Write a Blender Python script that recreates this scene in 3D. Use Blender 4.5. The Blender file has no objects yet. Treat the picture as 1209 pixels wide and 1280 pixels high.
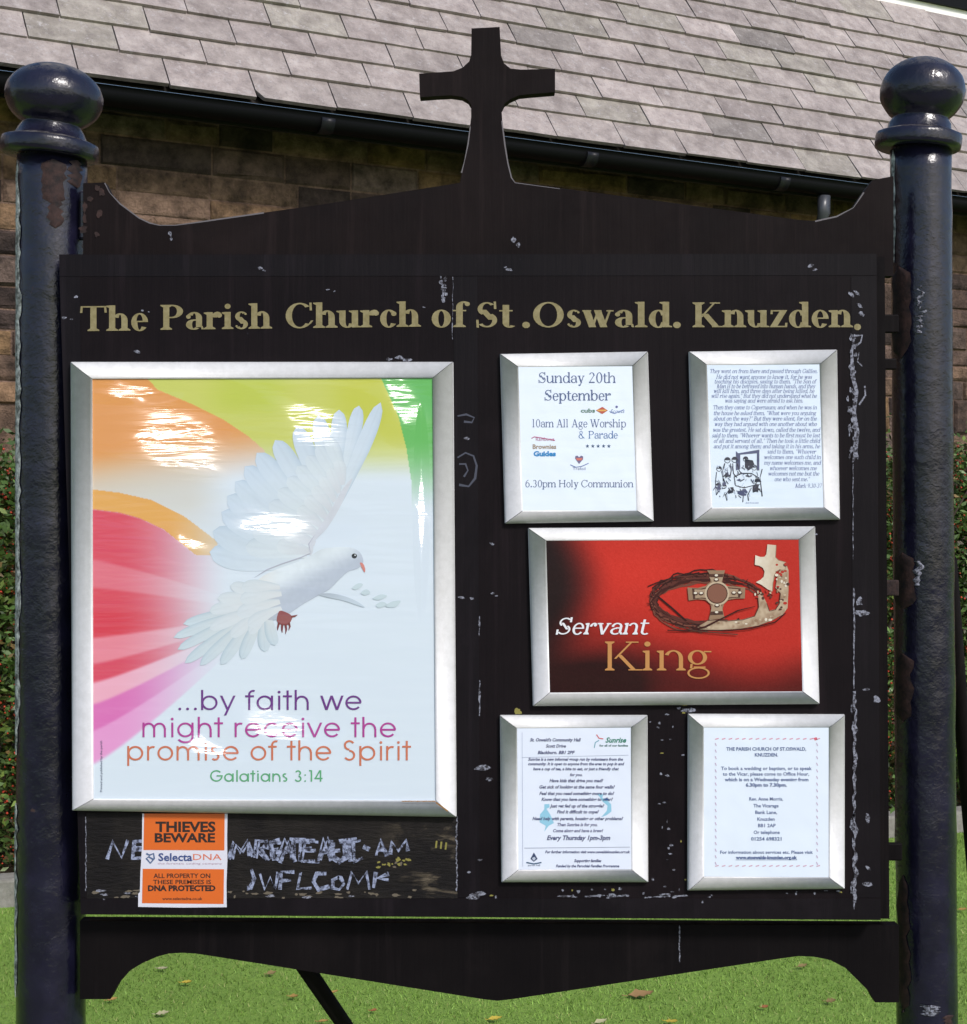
import bpy, math, random
import numpy as np
from mathutils import Vector, Matrix
from mathutils.geometry import delaunay_2d_cdt
random.seed(7); rng = np.random.default_rng(7)
S = bpy.context.scene; COL = S.collection
R = math.radians
# ------------------------------------------------------------------ camera, light
D, EYE, F = 2.25, 1.5, 2000.0            # metres to the board, eye height, focal length in photo pixels
cam = bpy.data.objects.new('camera', bpy.data.cameras.new('camera')); COL.objects.link(cam)
cam.location = (0, -D, EYE); cam.rotation_euler = (R(90), 0, 0)
cam.data.sensor_width = 36; cam.data.lens = 36 * F / 1280; cam.data.clip_start = .05; cam.data.clip_end = 3000
S.camera = cam
SUN_EL, SUN_AZ = 42, 36                   # elevation; degrees to the right of straight behind the camera
sd = Vector((math.sin(R(SUN_AZ)) * math.cos(R(SUN_EL)), -math.cos(R(SUN_AZ)) * math.cos(R(SUN_EL)), math.sin(R(SUN_EL))))
w = bpy.data.worlds.new('World'); S.world = w; w.use_nodes = True
sky = w.node_tree.nodes.new('ShaderNodeTexSky'); sky.sky_type = 'NISHITA'; sky.sun_disc = False
sky.sun_elevation = R(SUN_EL); sky.sun_rotation = math.atan2(sd.x, sd.y); sky.dust_density = 2.0; sky.air_density = 1.0
bgn = w.node_tree.nodes['Background']; bgn.inputs['Strength'].default_value = .14
w.node_tree.links.new(sky.outputs[0], bgn.inputs[0])
sl = bpy.data.lights.new('sun', 'SUN'); sl.energy = 2.6; sl.angle = R(10); sl.color = (1, .965, .93)
so = bpy.data.objects.new('sun', sl); COL.objects.link(so); so.rotation_euler = sd.to_track_quat('Z', 'Y').to_euler()
S.view_settings.view_transform = 'Standard'; S.view_settings.look = 'None'
S.view_settings.exposure = 0.2; S.view_settings.gamma = 1.0

# ------------------------------------------------------------------ helpers
def lin(r, g=None, b=None, k=1.0):
    c = (r, g, b) if g is not None else r
    return tuple(k * ((v / 255 / 12.92) if v / 255 <= .04045 else ((v / 255 + .055) / 1.055) ** 2.4) for v in c)
def at(px, py, y=0.0):                    # point on the plane y whose place was measured in photo pixels
    k = (D + y) / F
    return ((px - 604.5) * k, y, EYE - (py - 640) * k)
def tag(o, label=None, cat=None, group=None, kind=None):
    if label: o['label'] = label
    if cat: o['category'] = cat
    if group: o['group'] = group
    if kind: o['kind'] = kind
    return o
def thing(name, loc, label, cat, group=None):
    o = bpy.data.objects.new(name, None); COL.objects.link(o); o.location = loc; o.empty_display_size = .1
    return tag(o, label, cat, group)
def origin(o):
    p = Vector((0, 0, 0))
    while o: p = p + Vector(o.location); o = o.parent
    return p
class MB:
    def __init__(s): s.v = []; s.f = []; s.m = []; s.c = []
    def add(s, vs, fs, mi=0, col=None):
        b = len(s.v); s.v += [tuple(p) for p in vs]
        for f in fs: s.f.append(tuple(b + i for i in f)); s.m.append(mi)
        if col is not None:
            if len(col) and not hasattr(col[0], '__len__'): col = [col] * len(vs)
            s.c += [tuple(c)[:3] for c in col]
        return s
    def box(s, a, b, mi=0, col=None):
        x0, y0, z0 = a; x1, y1, z1 = b
        return s.add([(x0,y0,z0),(x1,y0,z0),(x1,y1,z0),(x0,y1,z0),(x0,y0,z1),(x1,y0,z1),(x1,y1,z1),(x0,y1,z1)],
                     [(0,3,2,1),(4,5,6,7),(0,1,5,4),(1,2,6,5),(2,3,7,6),(3,0,4,7)], mi, col)
    def prism(s, pts, y0, y1, mi=0):      # outline in photo pixels, measured on plane y0; extruded back to y1
        tri = cdt(pts)
        vs, fs = tri; n = len(vs)
        A = [at(x, y, y0) for x, y in vs]; B = [(p[0], y1, p[2]) for p in A]
        rim = rim_of(vs, fs)
        s.add(A + B, [f for f in fs] + [tuple(n + i for i in reversed(f)) for f in fs] + [(a, n + a, n + b, b) for a, b in rim], mi)
        return s
    def build(s, name, mats, parent=None, smooth=False, bevel=0, seg=2):
        o0 = origin(parent) if parent else Vector((0, 0, 0))
        me = bpy.data.meshes.new(name)
        V = np.array(s.v, dtype=np.float64).reshape(-1, 3) - np.array(o0)
        me.from_pydata(V.tolist(), [], s.f); 
        for m in (mats if isinstance(mats, (list, tuple)) else [mats]): me.materials.append(m)
        me.polygons.foreach_set('material_index', s.m)
        if smooth: me.polygons.foreach_set('use_smooth', [True] * len(s.f))
        if s.c and len(s.c) == len(s.v):
            a = me.color_attributes.new('Col', 'FLOAT_COLOR', 'POINT')
            a.data.foreach_set('color', np.c_[np.array(s.c), np.ones(len(s.c))].astype(np.float32).ravel())
        me.update()
        o = bpy.data.objects.new(name, me); COL.objects.link(o)
        if parent: o.parent = parent
        if bevel:
            b = o.modifiers.new('bevel', 'BEVEL'); b.width = bevel; b.segments = seg; b.limit_method = 'ANGLE'; b.angle_limit = R(35)
            b.harden_normals = False
        return o
def cdt(pts, extra=()):
    n = len(pts)
    r = delaunay_2d_cdt([Vector(p) for p in list(pts) + list(extra)], [], [list(range(n))], 0, 1e-5)
    vs = [(p.x, p.y) for p in r[0]]
    fs = []
    def inside(x, y):
        c = False; j = n - 1
        for i in range(n):
            (xi, yi), (xj, yj) = pts[i], pts[j]
            if (yi > y) != (yj > y) and x < (xj-xi)*(y-yi)/(yj-yi)+xi: c = not c
            j = i
        return c
    for f in r[2]:
        a, b, c = (vs[i] for i in f[:3])
        if inside((a[0]+b[0]+c[0])/3, (a[1]+b[1]+c[1])/3):
            ar = (b[0]-a[0])*(c[1]-a[1]) - (b[1]-a[1])*(c[0]-a[0])
            fs.append(tuple(f) if ar > 0 else tuple(reversed(f)))
    return vs, fs
def rim_of(vs, fs):
    e = {}
    for f in fs:
        for i in range(len(f)): e[(f[i], f[(i+1) % len(f)])] = 1
    return [(a, b) for (a, b) in e if (b, a) not in e]
def lathe(mb, prof, base, axis=(0, 0, 1), n=40, mi=0, wob=0):
    ax = Vector(axis).normalized(); u = ax.cross(Vector((0, 1, 0))).normalized(); v = ax.cross(u)
    vs = []; fs = []
    for r, h in prof:
        for k in range(n):
            a = 2 * math.pi * k / n; rr = r + (random.gauss(0, wob) if wob else 0)
            vs.append(Vector(base) + ax * h + (u * math.cos(a) + v * math.sin(a)) * rr)
    for i in range(len(prof) - 1):
        for k in range(n):
            k2 = (k + 1) % n
            fs.append((i*n+k, i*n+k2, (i+1)*n+k2, (i+1)*n+k))
    fs.append(tuple(range(n))[::-1]); fs.append(tuple(range((len(prof)-1)*n, len(prof)*n)))
    mb.add(vs, fs, mi)
def tube(mb, pts, rad, n=10, mi=0):
    pts = [Vector(p) for p in pts]; vs = []; fs = []
    for i, p in enumerate(pts):
        d = (pts[min(i+1, len(pts)-1)] - pts[max(i-1, 0)]).normalized()
        u = d.cross(Vector((.3, .2, 1) if abs(d.z) < .9 else (1, .1, 0))).normalized(); v = d.cross(u)
        r = rad[i] if isinstance(rad, (list, tuple)) else rad
        for k in range(n):
            a = 2*math.pi*k/n; vs.append(p + (u*math.cos(a) + v*math.sin(a))*r)
    for i in range(len(pts)-1):
        for k in range(n): fs.append((i*n+k, i*n+(k+1) % n, (i+1)*n+(k+1) % n, (i+1)*n+k))
    fs.append(tuple(range(n))[::-1]); fs.append(tuple(range((len(pts)-1)*n, len(pts)*n)))
    mb.add(vs, fs, mi)

# ------------------------------------------------------------------ materials
class N:
    def __init__(s, name):
        s.m = bpy.data.materials.new(name); s.m.use_nodes = True; s.t = s.m.node_tree; s.b = s.t.nodes['Principled BSDF']
    def n(s, t, **k):
        x = s.t.nodes.new('ShaderNode' + t)
        for a, v in k.items():
            if a.startswith('i_'): 
                key = a[2:].replace('_', ' ')
                x.inputs[key].default_value = v
            else: setattr(x, a, v)
        return x
    def l(s, a, b): s.t.links.new(a, b)
    def coord(s, scale=(1, 1, 1), kind='Object'):
        t = s.n('TexCoord'); mp = s.n('Mapping'); mp.inputs['Scale'].default_value = scale
        if kind == 'World':
            g = s.n('NewGeometry'); s.l(g.outputs['Position'], mp.inputs[0])
        else: s.l(t.outputs[kind], mp.inputs[0])
        return mp.outputs[0]
    def noise(s, co, scale, detail=4, rough=.6, dist=0):
        x = s.n('TexNoise'); x.inputs['Scale'].default_value = scale; x.inputs['Detail'].default_value = detail
        x.inputs['Roughness'].default_value = rough; x.inputs['Distortion'].default_value = dist
        s.l(co, x.inputs['Vector']); return x.outputs['Fac']
    def ramp(s, v, a, b, ca=(0,0,0,1), cb=(1,1,1,1)):
        r = s.n('ValToRGB'); e = r.color_ramp.elements
        e[0].position = a; e[1].position = b; e[0].color = (*ca[:3], 1); e[1].color = (*cb[:3], 1)
        s.l(v, r.inputs[0]); return r.outputs[0]
    def mix(s, f, a, b, mode='MIX'):
        m = s.n('Mix', data_type='RGBA', blend_type=mode)
        for sock, v in ((m.inputs[0], f), (m.inputs[6], a), (m.inputs[7], b)):
            if isinstance(v, (int, float)): sock.default_value = v
            elif isinstance(v, tuple): sock.default_value = (*v[:3], 1)
            else: s.l(v, sock)
        return m.outputs[2]
    def bump(s, h, dist, strength=1.0, to='Normal', prev=None):
        b = s.n('Bump'); b.inputs['Distance'].default_value = dist; b.inputs['Strength'].default_value = strength
        s.l(h, b.inputs['Height'])
        if prev is not None: s.l(prev, b.inputs['Normal'])
        if to: s.l(b.outputs[0], s.b.inputs[to])
        return b.outputs[0]
    def set(s, col=None, rough=None, spec=None, metal=None):
        for key, v in (('Base Color', col), ('Roughness', rough), ('Specular IOR Level', spec), ('Metallic', metal)):
            if v is None: continue
            if isinstance(v, (int, float)): s.b.inputs[key].default_value = v
            elif isinstance(v, tuple): s.b.inputs[key].default_value = (*v[:3], 1)
            else: s.l(v, s.b.inputs[key])
        return s
def simple(name, col, rough=.6, spec=.4, metal=0.0):
    return N(name).set(col, rough, spec, metal).m

def black_wood(name, dark, mid, speck, rough=.5, spec=.3):
    n = N(name); co = n.coord(kind='World')
    c = n.mix(n.ramp(n.noise(co, 7, 5), .35, .7), dark, mid)
    c = n.mix(n.ramp(n.noise(n.coord((1, 1, 1), 'World'), 90, 3, .6), .74, .80), c, speck)
    g = n.coord((60, 6, 3), 'World')
    c = n.mix(n.ramp(n.noise(n.coord((26, 1, 1.1), 'World'), 1.6, 6, .65, .3), .56, .78), c, tuple(v*1.9 for v in mid))
    c = n.mix(n.ramp(n.noise(n.coord((1, 1, .8), 'World'), 3.2, 7, .72, .5), .55, .75), c, tuple(v*1.6 for v in mid))
    n.set(c, n.ramp(n.noise(co, 30, 4), .2, .8, (rough-.1,)*3, (rough+.15,)*3), spec)
    n.bump(n.noise(g, 2.0, 6, .6), .0012, .5)
    return n.m
M_board = black_wood('black_painted_board', (.0046, .0030, .0042), (.0072, .0047, .0060), (.022, .021, .028), .55, .10)
M_trim = black_wood('black_painted_trim', (.0046, .0034, .0050), (.0074, .0055, .0074), (.030, .029, .038), .5, .12)
M_header = black_wood('brown_black_board', (.0065, .0044, .0049), (.0105, .0070, .0072), (.02, .017, .017), .6, .08)
M_apron = black_wood('deep_black_board', (.0035, .0026, .0034), (.006, .0045, .005), (.014, .012, .014), .6, .08)
def weather_board():
    n = N('weathered_plywood'); co = n.coord(kind='World')
    c = n.mix(n.ramp(n.noise(co, 14, 6, .7), .42, .62), (.006, .0048, .0055), (.014, .0115, .0105))
    st = n.ramp(n.noise(n.coord((1, 1, 2.6), 'World'), 11, 8, .7, .6), .52, .60)
    sep = n.n('SeparateXYZ'); g = n.n('NewGeometry'); n.l(g.outputs['Position'], sep.inputs[0])
    mr = n.n('MapRange'); mr.inputs[1].default_value = -.15; mr.inputs[2].default_value = -.075; n.l(sep.outputs[0], mr.inputs[0])
    ml = n.n('Math', operation='MULTIPLY'); n.l(st, ml.inputs[0]); n.l(mr.outputs[0], ml.inputs[1])
    tan = n.mix(n.ramp(n.noise(n.coord((1, 1, 8), 'World'), 16, 6, .7), .4, .65), (.035, .028, .02), (.13, .105, .075))
    c = n.mix(ml.outputs[0], c, tan)
    n.set(c, .7, .2); n.bump(n.noise(n.coord((1, 1, 5), 'World'), 40, 6, .7), .004, .6)
    return n.m
M_lower = weather_board()
def post_mat():
    n = N('glossy_black_post_paint'); co = n.coord(kind='World')
    rustm = n.ramp(n.noise(n.coord((1, 1, .6), 'World'), 13, 6, .65, .5), 0.69, .71)
    c = n.mix(n.ramp(n.noise(co, 22, 5), .4, .7), (.005, .005, .0135), (.011, .0105, .027))
    c = n.mix(rustm, c, n.mix(n.noise(co, 60, 4), (.022, .012, .011), (.055, .026, .02)))
    ro = n.mix(rustm, n.ramp(n.noise(co, 40, 5), .3, .7, (.10,)*3, (.30,)*3), (.7, .7, .7))
    g = n.n('NewGeometry'); sp = n.n('SeparateXYZ'); n.l(g.outputs['Normal'], sp.inputs[0])
    du = n.n('Math', operation='MULTIPLY'); n.l(n.ramp(sp.outputs[2], .62, .9), du.inputs[0]); n.l(n.ramp(n.noise(co, 55, 5, .7), .38, .62), du.inputs[1])
    c = n.mix(du.outputs[0], c, (.13, .12, .11)); ro = n.mix(du.outputs[0], ro, (.75, .75, .75))
    n.set(c, ro, .6)
    p = n.bump(n.noise(co, 24, 4, .6), .006, .38, None)
    n.bump(n.noise(n.coord((1, 1, 1), 'World'), 95, 5, .65), .0016, .5, 'Normal', p)
    return n.m
M_post = post_mat()
def rusty():
    n = N('rusty_bare_iron'); co = n.coord(kind='World')
    c = n.mix(n.ramp(n.noise(co, 70, 6, .7), .35, .65), (.011, .008, .009), (.046, .024, .021))
    n.set(c, .75, .25); n.bump(n.noise(co, 150, 5), .0012, .7); return n.m
M_rust = rusty()
def moss_sheen():  # pale moss, brightened to paint in the reflection on the post edge
    n = N('pale_moss_sheen'); co = n.coord(kind='World')
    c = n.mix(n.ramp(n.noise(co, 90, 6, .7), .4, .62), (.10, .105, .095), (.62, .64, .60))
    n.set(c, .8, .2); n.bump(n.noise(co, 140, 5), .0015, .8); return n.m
M_moss_sheen = moss_sheen()
def chip():
    n = N('flaked_white_paint'); co = n.coord(kind='World')
    c = n.mix(n.ramp(n.noise(co, 260, 5, .7), .42, .58), (.02, .018, .023), (.24, .25, .31))
    n.set(c, .7, .25); return n.m
M_chip = chip()
M_chipy = simple('lichen_yellow', (.22, .20, .06), .9, .1)
def alu():
    n = N('satin_silver_frame'); co = n.coord((1, 1, 1), 'World')
    c = n.mix(n.ramp(n.noise(co, 85, 7, .75), .40, .62), (.545, .55, .56), (.605, .61, .625))
    n.set(c, n.ramp(n.noise(co, 200, 3), .3, .7, (.40,)*3, (.5,)*3), .4, .08)
    n.bump(n.noise(co, 700, 2), .0002, .4); return n.m
M_alu = alu()
M_gold = N('faded_gold_lettering')
_c = M_gold.coord(kind='World'); M_gold.set(M_gold.mix(M_gold.ramp(M_gold.noise(_c, 120, 5, .7), .35, .7), (.185, .155, .070), (.265, .23, .122)), .55, .3); M_gold = M_gold.m
def film(name, col=None, attr=False, streak=.0, rough=.14, dist=.0, spots=()):
    """printed sheet behind a clear wrinkled film: the coat layer carries the wrinkles"""
    n = N(name)
    if attr:
        a = n.n('VertexColor', layer_name='Col'); col = a.outputs[0]
    n.set(col, .6, .3)
    n.b.inputs['Coat Weight'].default_value = 1.0; n.b.inputs['Coat Roughness'].default_value = rough; n.b.inputs['Coat IOR'].default_value = 1.5
    co = n.coord((.8, 1, 8), 'World')
    h1 = n.noise(co, 9, 3, .45, .7)
    p = n.bump(n.noise(n.coord((1, 1, 1), 'World'), 4.5, 2, .5, .4), dist*4, 1.0, None)
    g = n.n('NewGeometry'); h = None
    for (px, py, rx, ry, am, tx, tz) in spots:               # where the film stands loose: soft bulges broken by flat creases
        c0 = at(px, py, -.02); mp = n.n('Mapping', vector_type='TEXTURE'); mp.inputs['Location'].default_value = c0
        n.l(g.outputs['Position'], mp.inputs[0])
        sc = n.n('VectorMath', operation='MULTIPLY'); n.l(mp.outputs[0], sc.inputs[0]); sc.inputs[1].default_value = (1/(rx*D/F), 0, 1/(ry*D/F))
        ln = n.n('VectorMath', operation='LENGTH'); n.l(sc.outputs[0], ln.inputs[0])
        mr = n.n('MapRange', interpolation_type='SMOOTHSTEP'); n.l(ln.outputs['Value'], mr.inputs[0]); mr.inputs[1].default_value = .35; mr.inputs[2].default_value = 1.25; mr.inputs[3].default_value = 1; mr.inputs[4].default_value = 0
        dt = n.n('VectorMath', operation='DOT_PRODUCT'); n.l(mp.outputs[0], dt.inputs[0]); dt.inputs[1].default_value = (-tx, 0, -tz)
        ad = n.n('Math', operation='MULTIPLY_ADD'); n.l(h1, ad.inputs[0]); ad.inputs[1].default_value = am; n.l(dt.outputs['Value'], ad.inputs[2])
        ml = n.n('Math', operation='MULTIPLY'); n.l(ad.outputs[0], ml.inputs[0]); n.l(mr.outputs[0], ml.inputs[1])
        if h is None: h = ml.outputs[0]
        else:
            q = n.n('Math', operation='ADD'); n.l(h, q.inputs[0]); n.l(ml.outputs[0], q.inputs[1]); h = q.outputs[0]
    if h is not None: p = n.bump(h, 1.0, 1.0, None, p)
    n.bump(h1, dist, streak, 'Coat Normal', p)
    return n.m
FILM = dict(streak=1.0, dist=.0022, rough=.17, spots=[(222,550,120,66,.0030,.37,.45),(160,489,66,15,.0018,.36,.45),(385,530,95,40,.0030,.32,.45),(345,905,78,32,.0032,.33,.42),(262,932,60,22,.003,.35,.42),
    (340,655,100,26,.003,.33,.43),(527,640,9,110,.002,.30,.42),(505,505,36,45,.0036,.30,.45),(240,672,40,26,.003,.35,.43)])
FILM2 = dict(streak=.6, dist=.002, rough=.12)

# ------------------------------------------------------------------ lettering: stroke-built serif and round sans
def _arc(cx, cy, rx, ry, W, T, a0, a1, n=None):
    n = n or max(4, int(abs(a1 - a0) / 14)); o = []; i = []
    for k in range(n + 1):
        a = R(a0 + (a1 - a0) * k / n); c, s = math.cos(a), math.sin(a)
        o.append((cx + rx*c, cy + ry*s)); i.append((cx + (rx-W)*c, cy + (ry-T)*s))
    return [(o + i, [(k, k+1, n+1+k+1, n+1+k) for k in range(n)])]
def _quad(*p): return [(list(p), [tuple(range(len(p)))])]
def _ball(cx, cy, r): return [([(cx + r*math.cos(k*math.pi/5), cy + r*math.sin(k*math.pi/5)) for k in range(10)], [tuple(range(10))])]
def serif_ops(ops, S_, H):
    out = []
    for o in ops:
        k = o[0]
        if k == 'v':
            _, x, y0, y1, fl = o
            out += _quad((x, y0), (x+S_, y0), (x+S_, y1), (x, y1))
            e = max(.05, S_*.45)
            if 'b' in fl: out += _quad((x-e, y0), (x+S_+e, y0), (x+S_+e, y0+H*.8), (x+S_, y0+H*2), (x, y0+H*2), (x-e, y0+H*.8))
            if 't' in fl: out += _quad((x-e, y1-H*.8), (x, y1-H*2), (x+S_, y1-H*2), (x+S_+e, y1-H*.8), (x+S_+e, y1), (x-e, y1))
            if 'l' in fl: out += _quad((x-e, y1-H), (x, y1-H*2), (x+S_*.6, y1-H), (x+S_*.6, y1), (x-e, y1-H*.2))
            if 'r' in fl: out += _quad((x+S_*.5, y0), (x+S_+e, y0), (x+S_+e, y0+H*.8), (x+S_*.5, y0+H*2))
        elif k == 'a':
            _, cx, cy, rx, ry, a0, a1 = o[:7]; kw = o[7] if len(o) > 7 else 1
            out += _arc(cx, cy, rx, ry, min(S_*kw, rx*.95), H*1.05, a0, a1)
        elif k == 'h': out += _quad((o[1], o[3]), (o[2], o[3]), (o[2], o[3]+H), (o[1], o[3]+H))
        elif k == 'd':
            _, x0, y0, x1, y1, t = o; w = (S_ if t else H*1.35)/2 * 1.1
            out += _quad((x0-w, y0), (x0+w, y0), (x1+w, y1), (x1-w, y1))
        elif k == 'o': out += _ball(o[1], o[2], o[3] * (.6 + S_*2.6))
        elif k == 's': e = o[3] if len(o) > 3 else .1; out += _quad((o[1]-e, o[2]), (o[1]+e, o[2]), (o[1]+e, o[2]+H*.9), (o[1]-e, o[2]+H*.9))
    return out
X, A_, C_ = .46, .685, .67
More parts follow.
